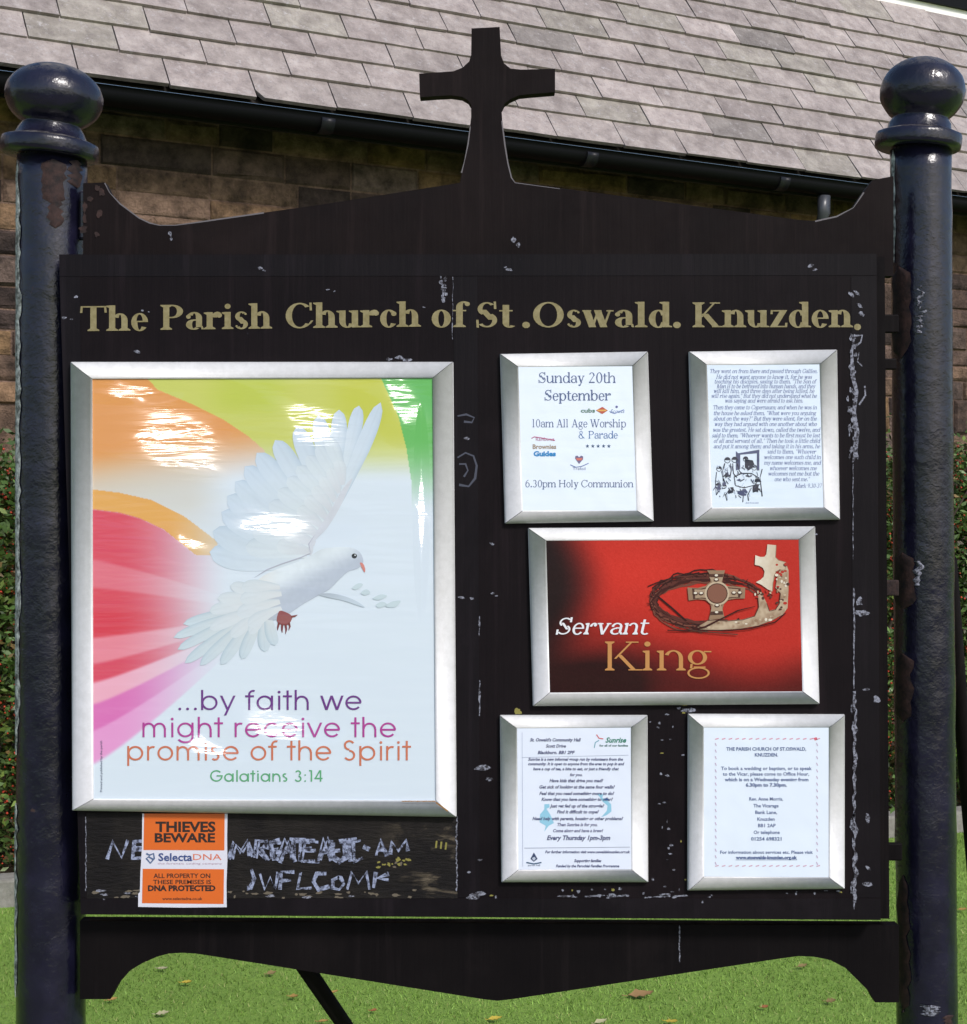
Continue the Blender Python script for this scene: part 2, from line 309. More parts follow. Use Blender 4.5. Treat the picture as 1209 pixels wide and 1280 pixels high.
def serif(ch, s, h):
    r = lambda x: x - s          # left edge of a stem whose right edge is x
    G = {
    'a': (.48, [('a',.23,.31,.19,.16,0,150),('o',.09,.345,.06),('v',r(.42),.06,.31,''),('a',.22,.13,.19,.14,75,315),('h',.2,.36,.235),('d',.435,.0,.41,.09,0)]),
    'b': (.53, [('v',.05,0,A_,'l'),('a',.275,.225,.225,.245,-155,155)]),
    'c': (.43, [('a',.235,.225,.205,.245,50,325),('o',.35,.355,.065)]),
    'd': (.54, [('a',.245,.225,.215,.245,25,335),('v',r(.485),0,A_,'lr')]),
    'e': (.44, [('a',.225,.225,.2,.245,0,180,.85),('a',.225,.225,.2,.245,180,325),('h',.06,.41,.225)]),
    'f': (.33, [('v',.085,0,.54,'b'),('a',.255,.53,.17,.165,55,180),('o',.335,.62,.06),('h',.01,.31,.425)]),
    'g': (.48, [('a',.21,.30,.18,.17,0,360),('a',.23,-.06,.21,.135,0,360,.5),('d',.1,.15,.09,.05,0),('h',.33,.47,.42),('h',.14,.36,.06)]),
    'h': (.55, [('v',.05,0,A_,'lb'),('v',r(.49),0,.28,'b'),('a',.31,.28,.18,.19,0,155)]),
    'i': (.28, [('v',.065,0,X,'lb'),('o',.065+s/2,.61,.075)]),
    'j': (.3, [('v',.1,-.1,X,'l'),('a',-.02+s,-.09,.12,.12,250,360),('o',.1+s/2,.61,.075)]),
    'k': (.55, [('v',.05,0,A_,'lb'),('d',.21,.2,.43,X,0),('d',.27,.27,.45,0,1),('s',.43,X-h,.09),('s',.47,0,.09)]),
    'l': (.28, [('v',.065,0,A_,'lb')]),
    'm': (.83, [('v',.05,0,X,'lb'),('v',r(.46),0,.28,'b'),('a',.29,.28,.17,.19,0,155),('v',r(.78),0,.28,'b'),('a',.61,.28,.17,.19,0,155)]),
    'n': (.55, [('v',.05,0,X,'lb'),('v',r(.49),0,.28,'b'),('a',.31,.28,.18,.19,0,155)]),
    'o': (.49, [('a',.245,.225,.215,.245,0,360)]),
    'p': (.53, [('v',.05,-.2,X,'lb'),('a',.275,.225,.225,.245,-155,155)]),
    'q': (.54, [('a',.245,.225,.215,.245,25,335),('v',r(.485),-.2,X,'b')]),
    'r': (.42, [('v',.05,0,X,'lb'),('a',.31,.29,.15,.18,55,170),('o',.355,.375,.07)]),
    's': (.38, [('a',.19,.335,.15,.135,45,235,.75),('d',.12,.32,.26,.14,1),('a',.19,.125,.16,.135,-145,60,.75),('o',.29,.40,.03),('o',.075,.075,.03)]),
    't': (.32, [('v',.075,.1,.60,''),('h',.0,.30,.425),('a',.235,.12,.16,.135,180,320)]),
    'u': (.55, [('v',.045,.16,X,'l'),('a',.235,.175,.19,.185,180,335),('v',r(.485),0,X,'lr')]),
    'v': (.47, [('d',.09,X,.25,0,1),('d',.4,X,.25,0,0),('s',.1,X-h),('s',.4,X-h,.08)]),
    'w': (.70, [('d',.09,X,.23,0,1),('d',.36,X,.23,0,0),('d',.34,X,.48,0,1),('d',.62,X,.48,0,0),('s',.1,X-h),('s',.35,X-h,.08),('s',.62,X-h,.08)]),
    'x': (.5, [('d',.1,X,.4,0,1),('d',.4,X,.09,0,0),('s',.1,X-h),('s',.4,X-h),('s',.1,0),('s',.4,0)]),
    'y': (.47, [('d',.09,X,.26,0,1),('d',.4,X,.18,-.17,0),('s',.1,X-h),('s',.4,X-h,.08),('o',.12,-.15,.065)]),
    'z': (.43, [('d',.34,X,.09,0,1),('h',.04,.39,X-h),('h',.04,.4,0),('d',.06,X,.05,X-.11,0),('d',.39,0,.4,.12,0)]),
    'A': (.7, [('d',.33,C_,.13,0,0),('d',.34,C_,.57,0,1),('h',.2,.5,.2),('s',.12,0),('s',.57,0,.13)]),
    'B': (.64, [('v',.1,0,C_,'bt'),('a',.3,.50,.25,.17,-90,90),('a',.32,.175,.27,.175,-90,90),('h',.1,.32,.32),('h',.1,.32,C_-h),('h',.1,.33,0)]),
    'C': (.70, [('a',.37,.335,.33,.345,45,318),('d',.62,.68,.63,.47,0),('d',.60,.11,.66,.2,0)]),
    'D': (.7, [('v',.1,0,C_,'bt'),('a',.33,.335,.33,.335,-90,90),('h',.1,.35,0),('h',.1,.35,C_-h)]),
    'E': (.62, [('v',.1,0,C_,'bt'),('h',.1,.55,0),('h',.1,.53,C_-h),('h',.2,.42,.33),('d',.53,C_,.54,.52,0),('d',.55,0,.58,.17,0)]),
    'F': (.58, [('v',.1,0,C_,'bt'),('h',.1,.53,C_-h),('h',.2,.42,.32),('d',.53,C_,.54,.52,0)]),
    'G': (.74, [('a',.37,.335,.33,.345,45,330),('v',r(.66),.04,.3,'t'),('d',.62,.68,.63,.47,0)]),
    'H': (.76, [('v',.1,0,C_,'bt'),('v',r(.66),0,C_,'bt'),('h',.15,.6,.33)]),
    'I': (.36, [('v',.1,0,C_,'bt')]),
    'K': (.74, [('v',.1,0,C_,'bt'),('d',.24,.27,.56,C_,0),('d',.32,.36,.60,0,1),('s',.56,C_-h,.12),('s',.62,0,.13)]),
    'L': (.6, [('v',.1,0,C_,'bt'),('h',.1,.55,0),('d',.54,0,.57,.19,0)]),
    'M': (.9, [('v',.08,0,C_,''),('v',r(.82),0,C_,'bt'),('d',.13,C_,.44,0,1),('d',.75,C_,.45,0,0),('s',.1,0),('s',.1,C_-h)]),
    'N': (.72, [('d',.13,0,.13,C_,0),('d',.14,C_,.6,0,1),('d',.62,0,.62,C_,0),('s',.13,0),('s',.12,C_-h),('s',.62,C_-h)]),
    'O': (.76, [('a',.38,.335,.345,.345,0,360)]),
    'P': (.60, [('v',.08,0,C_,'bt'),('a',.30,.49,.26,.18,-90,90),('h',.1,.32,C_-h),('h',.1,.32,.31)]),
    'R': (.7, [('v',.1,0,C_,'bt'),('a',.32,.49,.25,.18,-90,90),('h',.1,.34,C_-h),('h',.1,.34,.31),('d',.38,.33,.6,0,1)]),
    'S': (.54, [('a',.265,.49,.21,.185,40,235,.75),('d',.17,.47,.38,.2,1),('a',.265,.19,.23,.195,-145,60,.75),('d',.44,.69,.45,.49,0),('d',.06,-.01,.05,.2,0)]),
    'T': (.64, [('v',.32-s/2,0,C_,'b'),('h',.03,.61,C_-h),('d',.045,C_,.03,.49,0),('d',.595,C_,.61,.49,0)]),
    'W': (.96, [('d',.1,C_,.29,0,1),('d',.46,C_,.30,0,0),('d',.44,C_,.64,0,1),('d',.86,C_,.65,0,0),('s',.1,C_-h),('s',.45,C_-h),('s',.86,C_-h)]),
    '0': (.5, [('a',.25,.33,.21,.345,0,360)]), '1': (.45, [('v',.2,0,C_,'bl')]),
    '2': (.5, [('a',.24,.48,.19,.19,-10,160),('d',.36,.44,.09,.04,0),('h',.05,.43,0),('h',.05,.44,.03)]),
    '3': (.5, [('a',.22,.49,.18,.18,-60,150),('a',.22,.19,.21,.2,-150,80)]), '4': (.5, [('v',r(.37),0,C_,''),('h',.03,.46,.17),('d',.05,.18,.3,C_,0)]),
    '5': (.5, [('a',.22,.22,.21,.23,-150,110),('h',.1,.42,C_-h),('d',.1,.42,.12,C_,0)]),
    '6': (.5, [('a',.25,.22,.21,.23,0,360),('a',.40,.3,.36,.38,100,180,.8)]), '7': (.5, [('h',.05,.45,C_-h),('d',.42,C_,.2,0,0)]),
    '8': (.5, [('a',.25,.5,.17,.18,0,360),('a',.25,.18,.2,.19,0,360)]), '9': (.5, [('a',.25,.45,.21,.23,0,360),('a',.1,.37,.36,.38,280,360,.8)]),
    '.': (.24, [('o',.12,.06,.09)]), ',': (.24, [('o',.12,.06,.08),('d',.14,.05,.08,-.12,0)]), ':': (.24, [('o',.12,.06,.08),('o',.12,.38,.08)]),
    ';': (.24, [('o',.12,.06,.08),('o',.12,.38,.08),('d',.14,.05,.08,-.12,0)]), '-': (.33, [('h',.04,.28,.2)]),
    '"': (.36, [('d',.1,.67,.1,.48,0),('d',.24,.67,.24,.48,0)]), "'": (.2, [('d',.1,.67,.1,.48,0)]),
    '?': (.45, [('a',.2,.5,.17,.18,-90,150),('d',.2,.33,.2,.2,0),('o',.2,.06,.08)]), '!': (.3, [('d',.14,.67,.14,.2,1),('o',.14,.06,.08)]),
    '&': (.75, [('a',.28,.52,.15,.16,0,360,.7),('a',.28,.18,.24,.2,60,350),('d',.2,.42,.6,0,1)]), ' ': (.25, []),
    }
    adv, ops = G.get(ch, G['o'])
    return adv, serif_ops(ops, s, h)
def round_sans(ch, t, _h=0):
    V = lambda x, y0, y1: _quad((x, y0), (x+t, y0), (x+t, y1), (x, y1))
    Hh = lambda x0, x1, y: _quad((x0, y), (x1, y), (x1, y+t), (x0, y+t))
    def Dg(x0, y0, x1, y1): w = t*.56; return _quad((x0-w, y0), (x0+w, y0), (x1+w, y1), (x1-w, y1))
    Ar = lambda cx, cy, rx, ry, a0, a1: _arc(cx, cy, rx, ry, t, t, a0, a1)
    q = .27
    G = {
    'a': (.68, Ar(.32,.265,q,q,0,360) + V(.53,0,.53)), 'b': (.68, V(.06,0,.74) + Ar(.34,.265,q,q,0,360)), 'c': (.6, Ar(.32,.265,q,q,42,318)),
    'd': (.68, Ar(.32,.265,q,q,0,360) + V(.53,0,.74)), 'e': (.64, Ar(.32,.265,q,q,0,320) + Hh(.08,.57,.235)),
    'f': (.34, V(.11,0,.58) + Ar(.28,.57,.17,.17,70,180) + Hh(.01,.3,.47)), 'g': (.68, Ar(.32,.265,q,q,0,360) + V(.53,-.02,.53) + Ar(.32,-.02,q,.2,200,360)),
    'h': (.6, V(.06,0,.74) + V(.46,0,.31) + Ar(.295,.30,.225,.23,0,180)), 'i': (.24, V(.09,0,.53) + _ball(.12,.66,.05)),
    'l': (.22, V(.09,0,.74)), 'm': (.94, V(.06,0,.53) + V(.42,0,.33) + V(.78,0,.33) + Ar(.27,.32,.21,.21,0,180) + Ar(.63,.32,.21,.21,0,180)),
    'n': (.6, V(.06,0,.53) + V(.46,0,.31) + Ar(.295,.30,.225,.23,0,180)), 'o': (.65, Ar(.325,.265,q,q,0,360)), 'p': (.68, V(.06,-.2,.53) + Ar(.34,.265,q,q,0,360)),
    'r': (.36, V(.06,0,.53) + Ar(.26,.33,.2,.2,70,180)), 's': (.42, Ar(.2,.395,.14,.14,50,270) + Ar(.2,.145,.15,.15,-140,90)),
    't': (.34, V(.13,0,.72) + Hh(.01,.31,.47)), 'u': (.6, V(.06,.22,.53) + Ar(.29,.24,.23,.24,180,360) + V(.46,0,.53)),
    'v': (.54, Dg(.05,.53,.27,0) + Dg(.49,.53,.27,0)), 'w': (.80, Dg(.05,.53,.22,0) + Dg(.39,.53,.22,0) + Dg(.39,.53,.57,0) + Dg(.75,.53,.57,0)),
    'y': (.54, Dg(.05,.53,.27,0) + Dg(.49,.53,.18,-.2)), 'G': (.82, Ar(.41,.37,.37,.37,45,360) + Hh(.42,.78,.33)),
    'S': (.55, Ar(.27,.555,.19,.19,30,270) + Ar(.27,.19,.2,.2,-150,90)), '3': (.55, Ar(.26,.55,.18,.18,-70,160) + Ar(.26,.19,.21,.2,-160,80)),
    '1': (.38, V(.2,0,.73) + Hh(.1,.22,.66)), '4': (.55, V(.36,0,.73) + Hh(.04,.52,.16) + Dg(.08,.18,.37,.73)),
    '.': (.26, _ball(.13,.04,.05)), ':': (.26, _ball(.13,.04,.05) + _ball(.13,.42,.05)), ' ': (.3, []),
    }
    return G.get(ch, G['o'])
def text(mb, s, x0, x1, base, em, y, font=serif, st=.14, hl=.035, shear=0.0, col=None, mi=0, skip=(), tilt=0.0):
    """writes s between photo columns x0..x1 with its baseline on row base (em = type size in photo pixels)"""
    tot = sum(font(c, st, hl)[0] for c in s); k = (x1 - x0) / tot; cx = 0.0
    for idx, c in enumerate(s):
        adv, polys = font(c, st, hl)
        if idx not in skip:
            for j, (pts, fs) in enumerate(polys):
                w = []
                for (a, b) in pts:
                    px = x0 + (cx + a) * k + b * em * shear; py = base - b * em + tilt * (px - x0)
                    w.append(at(px, py, y - j * 2.5e-5))
                mb.add(w, fs, mi, col)
        cx += adv
def btext(mb, s, x0, x1, base, em, y, col=None, mi=0, bold=0.0, res=2, shear=0.0, tilt=0.0):
    """same, with Blender's built-in sans face"""
    cu = bpy.data.curves.new('t', 'FONT'); cu.body = s; cu.size = 1.0; cu.resolution_u = res; cu.offset = bold; cu.shear = shear; cu.fill_mode = 'FRONT'
    o = bpy.data.objects.new('t', cu); COL.objects.link(o)
    me = bpy.data.meshes.new_from_object(o.evaluated_get(bpy.context.evaluated_depsgraph_get()))
    vs = [(v.co.x, v.co.y) for v in me.vertices]; fs = [tuple(p.vertices) for p in me.polygons]
    bpy.data.objects.remove(o); bpy.data.curves.remove(cu); bpy.data.meshes.remove(me)
    if not vs: return
    mn = min(v[0] for v in vs); mx = max(v[0] for v in vs); k = (x1 - x0) / (mx - mn)
    mb.add([at(x0 + (a - mn) * k, base - b * em + tilt * (a - mn) * k, y) for a, b in vs], fs, mi, col)
def stroke(mb, pts, w, y, col=None, mi=0, jit=0.0):
    P = [Vector(p) for p in pts]; L = []; Rr = []
    for i, p in enumerate(P):
        d = (P[min(i+1, len(P)-1)] - P[max(i-1, 0)]); d = d.normalized() if d.length else Vector((1, 0)); nn = Vector((-d.y, d.x))
        ww = (w[i] if isinstance(w, (list, tuple)) else w) / 2 * (1 + random.uniform(-jit, jit))
        L.append(p + nn*ww); Rr.append(p - nn*ww)
    n = len(P)
    mb.add([at(q.x, q.y, y) for q in L + Rr], [(i, i+1, n+i+1, n+i) for i in range(n-1)], mi, col)
def blob(mb, px, py, rx, ry, y, mi=0, col=None, n=11, rot=0.0, rough=.35):
    pts = []
    for k in range(n):
        a = 2*math.pi*k/n; q = 1 + random.uniform(-rough, rough)
        ex, ey = rx*q*math.cos(a), ry*q*math.sin(a)
        pts.append((px + ex*math.cos(rot) - ey*math.sin(rot), py + ex*math.sin(rot) + ey*math.cos(rot)))
    mb.add([at(a, b, y) for a, b in pts], [tuple(range(n))], mi, col)
def poly(mb, pts, y, mi=0, col=None, colf=None, grid=0):
    extra = []
    if grid:
        xs = [p[0] for p in pts]; ys = [p[1] for p in pts]
        for gx in np.arange(min(xs), max(xs), grid):
            for gy in np.arange(min(ys), max(ys), grid): extra.append((gx + .31*grid*(int(gy/grid) % 2), gy))
    vs, fs = cdt(pts, extra)
    used = sorted({i for f in fs for i in f}); re = {i: k for k, i in enumerate(used)}
    c = [colf(*vs[i]) for i in used] if colf else col
    mb.add([at(*vs[i], y) for i in used], [tuple(re[i] for i in f) for f in fs], mi, c)
def ellipse(cx, cy, rx, ry, n=20, a0=0, a1=360):
    return [(cx + rx*math.cos(R(a0 + (a1-a0)*k/n)), cy + ry*math.sin(R(a0 + (a1-a0)*k/n))) for k in range(n + (a1-a0 < 360))]
def smooth(a, b, x):
    t = np.clip((x - a) / (b - a), 0, 1); return t*t*(3-2*t)

# ------------------------------------------------------------------ ground
G_ = .0
def lawn_mat():
    n = N('lawn_turf'); co = n.coord(kind='World')
    c = n.mix(n.ramp(n.noise(co, 3, 6, .7), .3, .7), (.165, .285, .05), (.21, .35, .065))
    c = n.mix(n.ramp(n.noise(co, 60, 4, .7), .45, .75), c, (.25, .35, .08))
    n.set(c, .9, .2); n.bump(n.noise(co, 90, 5, .7), .02, .7); return n.m
MB().add([(-300,-300,0),(300,-300,0),(300,300,0),(-300,300,0)], [(0,1,2,3)]).build('lawn', lawn_mat())['kind'] = 'structure'
# church line: eave runs from E0 along ED
HE = 2.0
zA, zB = F*HE/557, F*HE/397
E0 = Vector(((0-604.5)/F*zA, zA-D, EYE+HE)); E1 = Vector(((1209-604.5)/F*zB, zB-D, EYE+HE))
ED = (E1 - E0).normalized(); EN = Vector((-ED.y, ED.x, 0))          # along the eave; horizontally away from us
# kerb and planting bed
K0 = Vector((-1.83, 6.06-D, 0)); K1 = Vector((2.27, 7.5-D, 0)); KD = (K1-K0).normalized(); KN = Vector((-KD.y, KD.x, 0))
def stone_mat(name, a, b, c3, sc=12, bumpd=.006, rough=.85):
    n = N(name); co = n.coord(kind='World'); at_ = n.n('VertexColor', layer_name='Col')
    x = n.mix(n.ramp(n.noise(co, sc, 7, .7), .35, .68), a, b)
    x = n.mix(n.ramp(n.noise(co, sc*.35, 5, .65), .5, .7), x, c3)
    x = n.mix(1.0, x, at_.outputs[0], 'MULTIPLY')
    n.set(x, rough, .25); n.bump(n.noise(co, sc*4, 6, .7), bumpd, .7); return n.m
M_kerb = stone_mat('grey_kerb_stone', (.20, .19, .17), (.30, .29, .27), (.14, .14, .12), 20, .004)
kb = MB(); s_ = -6.0
while s_ < 9:
    L = random.uniform(.7, 1.0); h = .10 + random.uniform(-.008, .008); g = random.uniform(.85, 1.1)
    a = K0 + KD*s_; b = K0 + KD*(s_+L-.012); q = KN*.13; z = Vector((0,0,h)); dn = Vector((0,0,-.15))
    kb.add([a+dn, b+dn, b+q+dn, a+q+dn, a+z, b+z, b+q+z, a+q+z], [(4,5,6,7),(0,1,5,4),(1,2,6,5),(2,3,7,6),(3,0,4,7)], 0, (g,g,g)); s_ += L
kb.build('kerb', M_kerb, None, False, .012)['kind'] = 'structure'
def soil_mat():
    n = N('bed_soil'); co = n.coord(kind='World')
    n.set(n.mix(n.noise(co, 25, 6, .7), (.025, .018, .012), (.08, .06, .04)), .95, .1); n.bump(n.noise(co, 40, 5), .03, .8); return n.m
a, b = K0 + KD*-6 + KN*.13, K0 + KD*9 + KN*.13
MB().add([(a.x,a.y,.05),(b.x,b.y,.05),(b.x-3,b.y+5,.05),(a.x-1,a.y+1.2,.05)], [(0,1,2,3)]).build('flower_bed_soil', soil_mat())['kind'] = 'structure'
def tar(name, a, b, sc):
    n = N(name); co = n.coord(kind='World'); n.set(n.mix(n.ramp(n.noise(co, sc, 7, .75), .35, .65), a, b), .9, .2); n.bump(n.noise(co, 160, 4, .7), .004, .7); return n.m
MB().box((-300,-3.2,-.1), (300,-.75,.012)).build('unseen_pavement', tar('worn_pavement', (.13,.125,.12), (.22,.215,.205), 9))['kind'] = 'structure'  # unseen pavement, road and kerb, added for grey bounce instead of green
MB().box((-300,-9.5,-.2), (300,-3.45,.006)).build('unseen_road', tar('road_asphalt', (.04,.04,.042), (.07,.07,.07), 14))['kind'] = 'structure'
MB().box((-300,-3.45,-.1), (300,-3.2,.016)).build('unseen_road_kerb', tar('kerb_concrete', (.26,.255,.24), (.36,.35,.33), 12))['kind'] = 'structure'
# short grass
def grass():
    n = 280000
    x = rng.uniform(-2.6, 3.6, n); y = rng.uniform(-.3, 5.6, n)
    kd = (x-K0.x)*KN.x + (y-K0.y)*KN.y; ok = (kd < -.01); x, y = x[ok], y[ok]; n = len(x)
    h = rng.uniform(.006, .016, n); a = rng.uniform(0, 2*np.pi, n); wd = rng.uniform(.0011, .0022, n); ln = rng.normal(0, .006, (n, 2))
    v = np.zeros((n, 3, 3)); v[:,0] = np.c_[x - wd*np.cos(a), y - wd*np.sin(a), np.zeros(n)]; v[:,1] = np.c_[x + wd*np.cos(a), y + wd*np.sin(a), np.zeros(n)]
    v[:,2] = np.c_[x + ln[:,0], y + ln[:,1], h]
    me = bpy.data.meshes.new('grass'); me.vertices.add(3*n); me.vertices.foreach_set('co', v.ravel())
    me.loops.add(3*n); me.loops.foreach_set('vertex_index', np.arange(3*n)); me.polygons.add(n); me.polygons.foreach_set('loop_start', np.arange(n)*3)
    pt = .75 + .4*np.sin(x*2.1+1)*np.sin(y*2.7) * .5 + rng.normal(0, .15, n)
    base = np.c_[.205*np.ones(n), .345*np.ones(n), .062*np.ones(n)] * np.clip(pt, .4, 1.5)[:,None]
    dry = rng.random(n) < .07; base[dry] = (.27, .30, .10)
    c = np.ones((n, 3, 4), np.float32); c[:,:,:3] = base[:,None,:]
    me.update(calc_edges=True)
    at_ = me.color_attributes.new('Col', 'FLOAT_COLOR', 'POINT'); at_.data.foreach_set('color', c.ravel())
    m = N('grass_blades'); m.set(m.n('VertexColor', layer_name='Col').outputs[0], .6, .25); m.b.inputs['Subsurface Weight'].default_value = 0
    me.materials.append(m.m); o = bpy.data.objects.new('grass', me); COL.objects.link(o); tag(o, 'short mown green grass of the churchyard lawn', 'grass', None, 'stuff')
grass()

# ------------------------------------------------------------------ church
church = thing('church_building', tuple((E0+E1)/2 + EN*.3 - Vector((0,0,EYE+HE))), 'stone church side with pale slate roof and black gutter behind the noticeboard', 'church')
PITCH = R(56); UP = EN*math.cos(PITCH) + Vector((0,0,math.sin(PITCH))); NRM = -EN*math.sin(PITCH) + Vector((0,0,math.cos(PITCH)))
def proj(p): z = p.y + D; return (604.5 + p.x/z*F, 640 - (p.z-EYE)/z*F)
best = None
for L10 in range(10, 60):
    for t10 in range(0, 140):
        p = E0 + ED*(t10*.1) + UP*(L10*.1); q = proj(p); e = abs(q[0]-1147)+abs(q[1]-14)
        if best is None or e < best[0]: best = (e, L10*.1, t10*.1)
RL = best[1]; print('ridge length', best)
EXPO = .178
NC = round(RL/EXPO); T0, T1 = -7.0, 18.0
n = N('stone_roof_slates'); co = n.coord(kind='World'); vc = n.n('VertexColor', layer_name='Col').outputs[0]
x = n.mix(n.ramp(n.noise(co, 9, 7, .7), .35, .7), (.60,.565,.565), (1.16,1.13,1.12)); x = n.mix(1.0, vc, x, 'MULTIPLY')
x = n.mix(n.ramp(n.noise(co, 38, 6, .8), .55, .68), x, (.215, .185, .19))
x = n.mix(n.ramp(n.noise(n.coord((1,1,1),'World'), 22, 7, .85), .55, .68), x, (.42, .395, .405))
n.set(x, .72, .3); n.bump(n.noise(co, 42, 7, .75), .012, .75); M_slate = n.m
rf = MB(); und = []
for c in range(NC):
    t = T0 + random.uniform(-.03, .03) - (c % 2)*.215
    while t < T1:
        wd = random.choice([.422,.428,.43,.434,.438]); a, b = t+.0035, t+wd-.0035; th = .017 + random.uniform(-.003, .005)
        s0 = c*EXPO + random.uniform(-.006, .006); s1 = s0 + EXPO*1.5; lo = .040 + random.uniform(0, .006); hi = .001
        g = random.gauss(1, .085); tint = random.random()
        col = (.346*g, .311*g, .302*g) if tint < .6 else ((.372*g, .332*g, .325*g) if tint < .8 else ((.335*g, .315*g, .285*g) if tint < .97 else (.27*g, .25*g, .24*g)))
        sk = random.uniform(-.004, .004)
        if c == 0: s0 = -.02 + random.uniform(-.004, .004)
        P = lambda tt, ss, hh: E0 + ED*tt + UP*ss + NRM*hh
        cut = random.random() < .05; cc = random.uniform(.02, .05)
        if cut:   # a broken lower corner
            top = [P(a,s0+cc,lo), P(a+cc*.8,s0,lo), P(b,s0+sk,lo), P(b,s1,hi+th), P(a,s1,hi+th)]
        else: top = [P(a,s0,lo), P((a+b)/2,s0+random.uniform(-.003,.003),lo), P(b,s0+sk,lo), P(b,s1,hi+th), P(a,s1,hi+th)]
        bot = [p - NRM*th for p in top]; k = len(top)
        rf.add(top+bot, [tuple(range(k))] + [(i, k+i, k+(i+1) % k, (i+1) % k) for i in range(k)], 0, col); t += wd
o = rf.build('roof', M_slate, church)
for f in o.data.polygons: pass
dk = simple('roof_boarding', (.03,.026,.024), .9, .1)
P = lambda tt, ss, hh: E0 + ED*tt + UP*ss + NRM*hh
back = EN*6
MB().add([P(T0,-.01,-.012), P(T1,-.01,-.012), P(T1,RL,-.012), P(T0,RL,-.012)], [(0,1,2,3)]).build('roof_deck', dk, church)
# upper wall and gutter above the slates
uw = simple('white_upper_wall', (.82,.82,.80), .8, .2)
a, b = E0+ED*T0+UP*RL, E0+ED*T1+UP*RL
hz = Vector((0,0,.095))
MB().add([a-hz*.3, b-hz*.3, b+hz, a+hz, a-hz*.3+EN*.3, b-hz*.3+EN*.3, b+hz+EN*.3, a+hz+EN*.3], [(0,1,2,3),(1,5,6,2),(5,4,7,6),(4,0,3,7),(3,2,6,7)]).build('upper_wall', uw, church)
gu = simple('black_gutter', (.0022,.0022,.0032), .55, .12)
q0 = MB(); q = -EN*.03
q0.add([a+hz+q, b+hz+q, b+hz+q+Vector((0,0,.12)), a+hz+q+Vector((0,0,.12)), a+hz+EN*.4+Vector((0,0,.002)), b+hz+EN*.4+Vector((0,0,.002)), b+hz+EN*.4+Vector((0,0,.12)), a+hz+EN*.4+Vector((0,0,.12))],
       [(0,1,2,3),(1,5,6,2),(5,4,7,6),(4,0,3,7),(3,2,6,7),(0,4,5,1)]).build('upper_fascia', gu, church)
# coursed sandstone wall
M_stone = stone_mat('sooty_sandstone', (.44,.355,.335), (1.72,1.41,1.32), (.25,.215,.225), 11, .035)
wl = MB(); WO = E0 + EN*.30
zt = EYE+HE+.05; z = zt
while z > 0:
    h = random.uniform(.11, .26); t = T0 + random.uniform(0, .3)
    while t < T1:
        big = random.random() < .25
        L = random.uniform(.26, .60); parts = [(z-h, z)] if (h < .2 or random.random() < .4) else [(z-h, z-h*.52), (z-h*.52, z)]
        for (zl, zh) in parts:
            pr = random.choice([(.185,.140,.090),(.165,.130,.098),(.145,.115,.090),(.105,.085,.074),(.052,.044,.042),(.20,.150,.085),(.125,.108,.098)]); g = random.uniform(.75, 1.15)
            e = random.uniform(.0, .012); m = .005
            p = lambda tt, zz, ee: Vector((WO + ED*tt - EN*ee).to_tuple()[:2] + (zz,))
            ch = .016; xa, xb, ya, yb = t+m, t+L-m, zl+m, zh-m
            j = lambda: random.uniform(-.012, .012)
            o8 = [p(xa,ya,0), p(xb,ya,0), p(xb,yb,0), p(xa,yb,0), p(xa+ch+j(),ya+ch+j(),.004+e), p(xb-ch+j(),ya+ch+j(),.004+e+j()*.5), p(xb-ch+j(),yb-ch+j(),.004+e), p(xa+ch+j(),yb-ch+j(),.004+e+j()*.5)]
            wl.add(o8, [(4,5,6,7),(0,1,5,4),(1,2,6,5),(2,3,7,6),(3,0,4,7)], 0, tuple(v*g for v in pr))
        t += L
    z -= h
p = lambda tt, zz, ee=0: Vector((WO + ED*tt - EN*ee).to_tuple()[:2] + (zz,))
mcol = (.175, .138, .112)
wl.add([p(T0,-.2,-.004), p(T1,-.2,-.004), p(T1,zt,-.004), p(T0,zt,-.004), p(T0,-.2,-.6), p(T1,-.2,-.6), p(T1,zt,-.6), p(T0,zt,-.6)], [(0,1,2,3),(1,5,6,2),(5,4,7,6),(4,0,3,7)], 0, mcol)
wl.build('wall', M_stone, church)
# eave: soffit board, half-round gutter, joints, downpipe
MB().add([P(T0,-.02,-.02), P(T1,-.02,-.02), p(T1,EYE+HE-.06,.012), p(T0,EYE+HE-.06,.012)], [(3,2,1,0)]).build('soffit', dk, church)
gt = MB(); GO = E0 - EN*.05 + Vector((0,0,-.075)); ring = []
prof = [(math.cos(R(180+180*k/12))*.055, math.sin(R(180+180*k/12))*.055) for k in range(13)]
prof = [(-.061,.028),(-.055,.028)] + [(q[0], q[1]) for q in prof] + [(.055,.028)]
full = prof + [(q[0]*.92, q[1]*.92+.001) for q in reversed(prof)]
for tt in (T0, T1): ring.append([GO + ED*tt - EN*(-q[0]) + Vector((0,0,q[1])) for q in full])
k = len(full)
gt.add(ring[0]+ring[1], [(i, (i+1) % k, k+(i+1) % k, k+i) for i in range(k)] + [tuple(range(k)), tuple(range(k, 2*k))[::-1]], 0)
gt.build('gutter', gu, church, True)
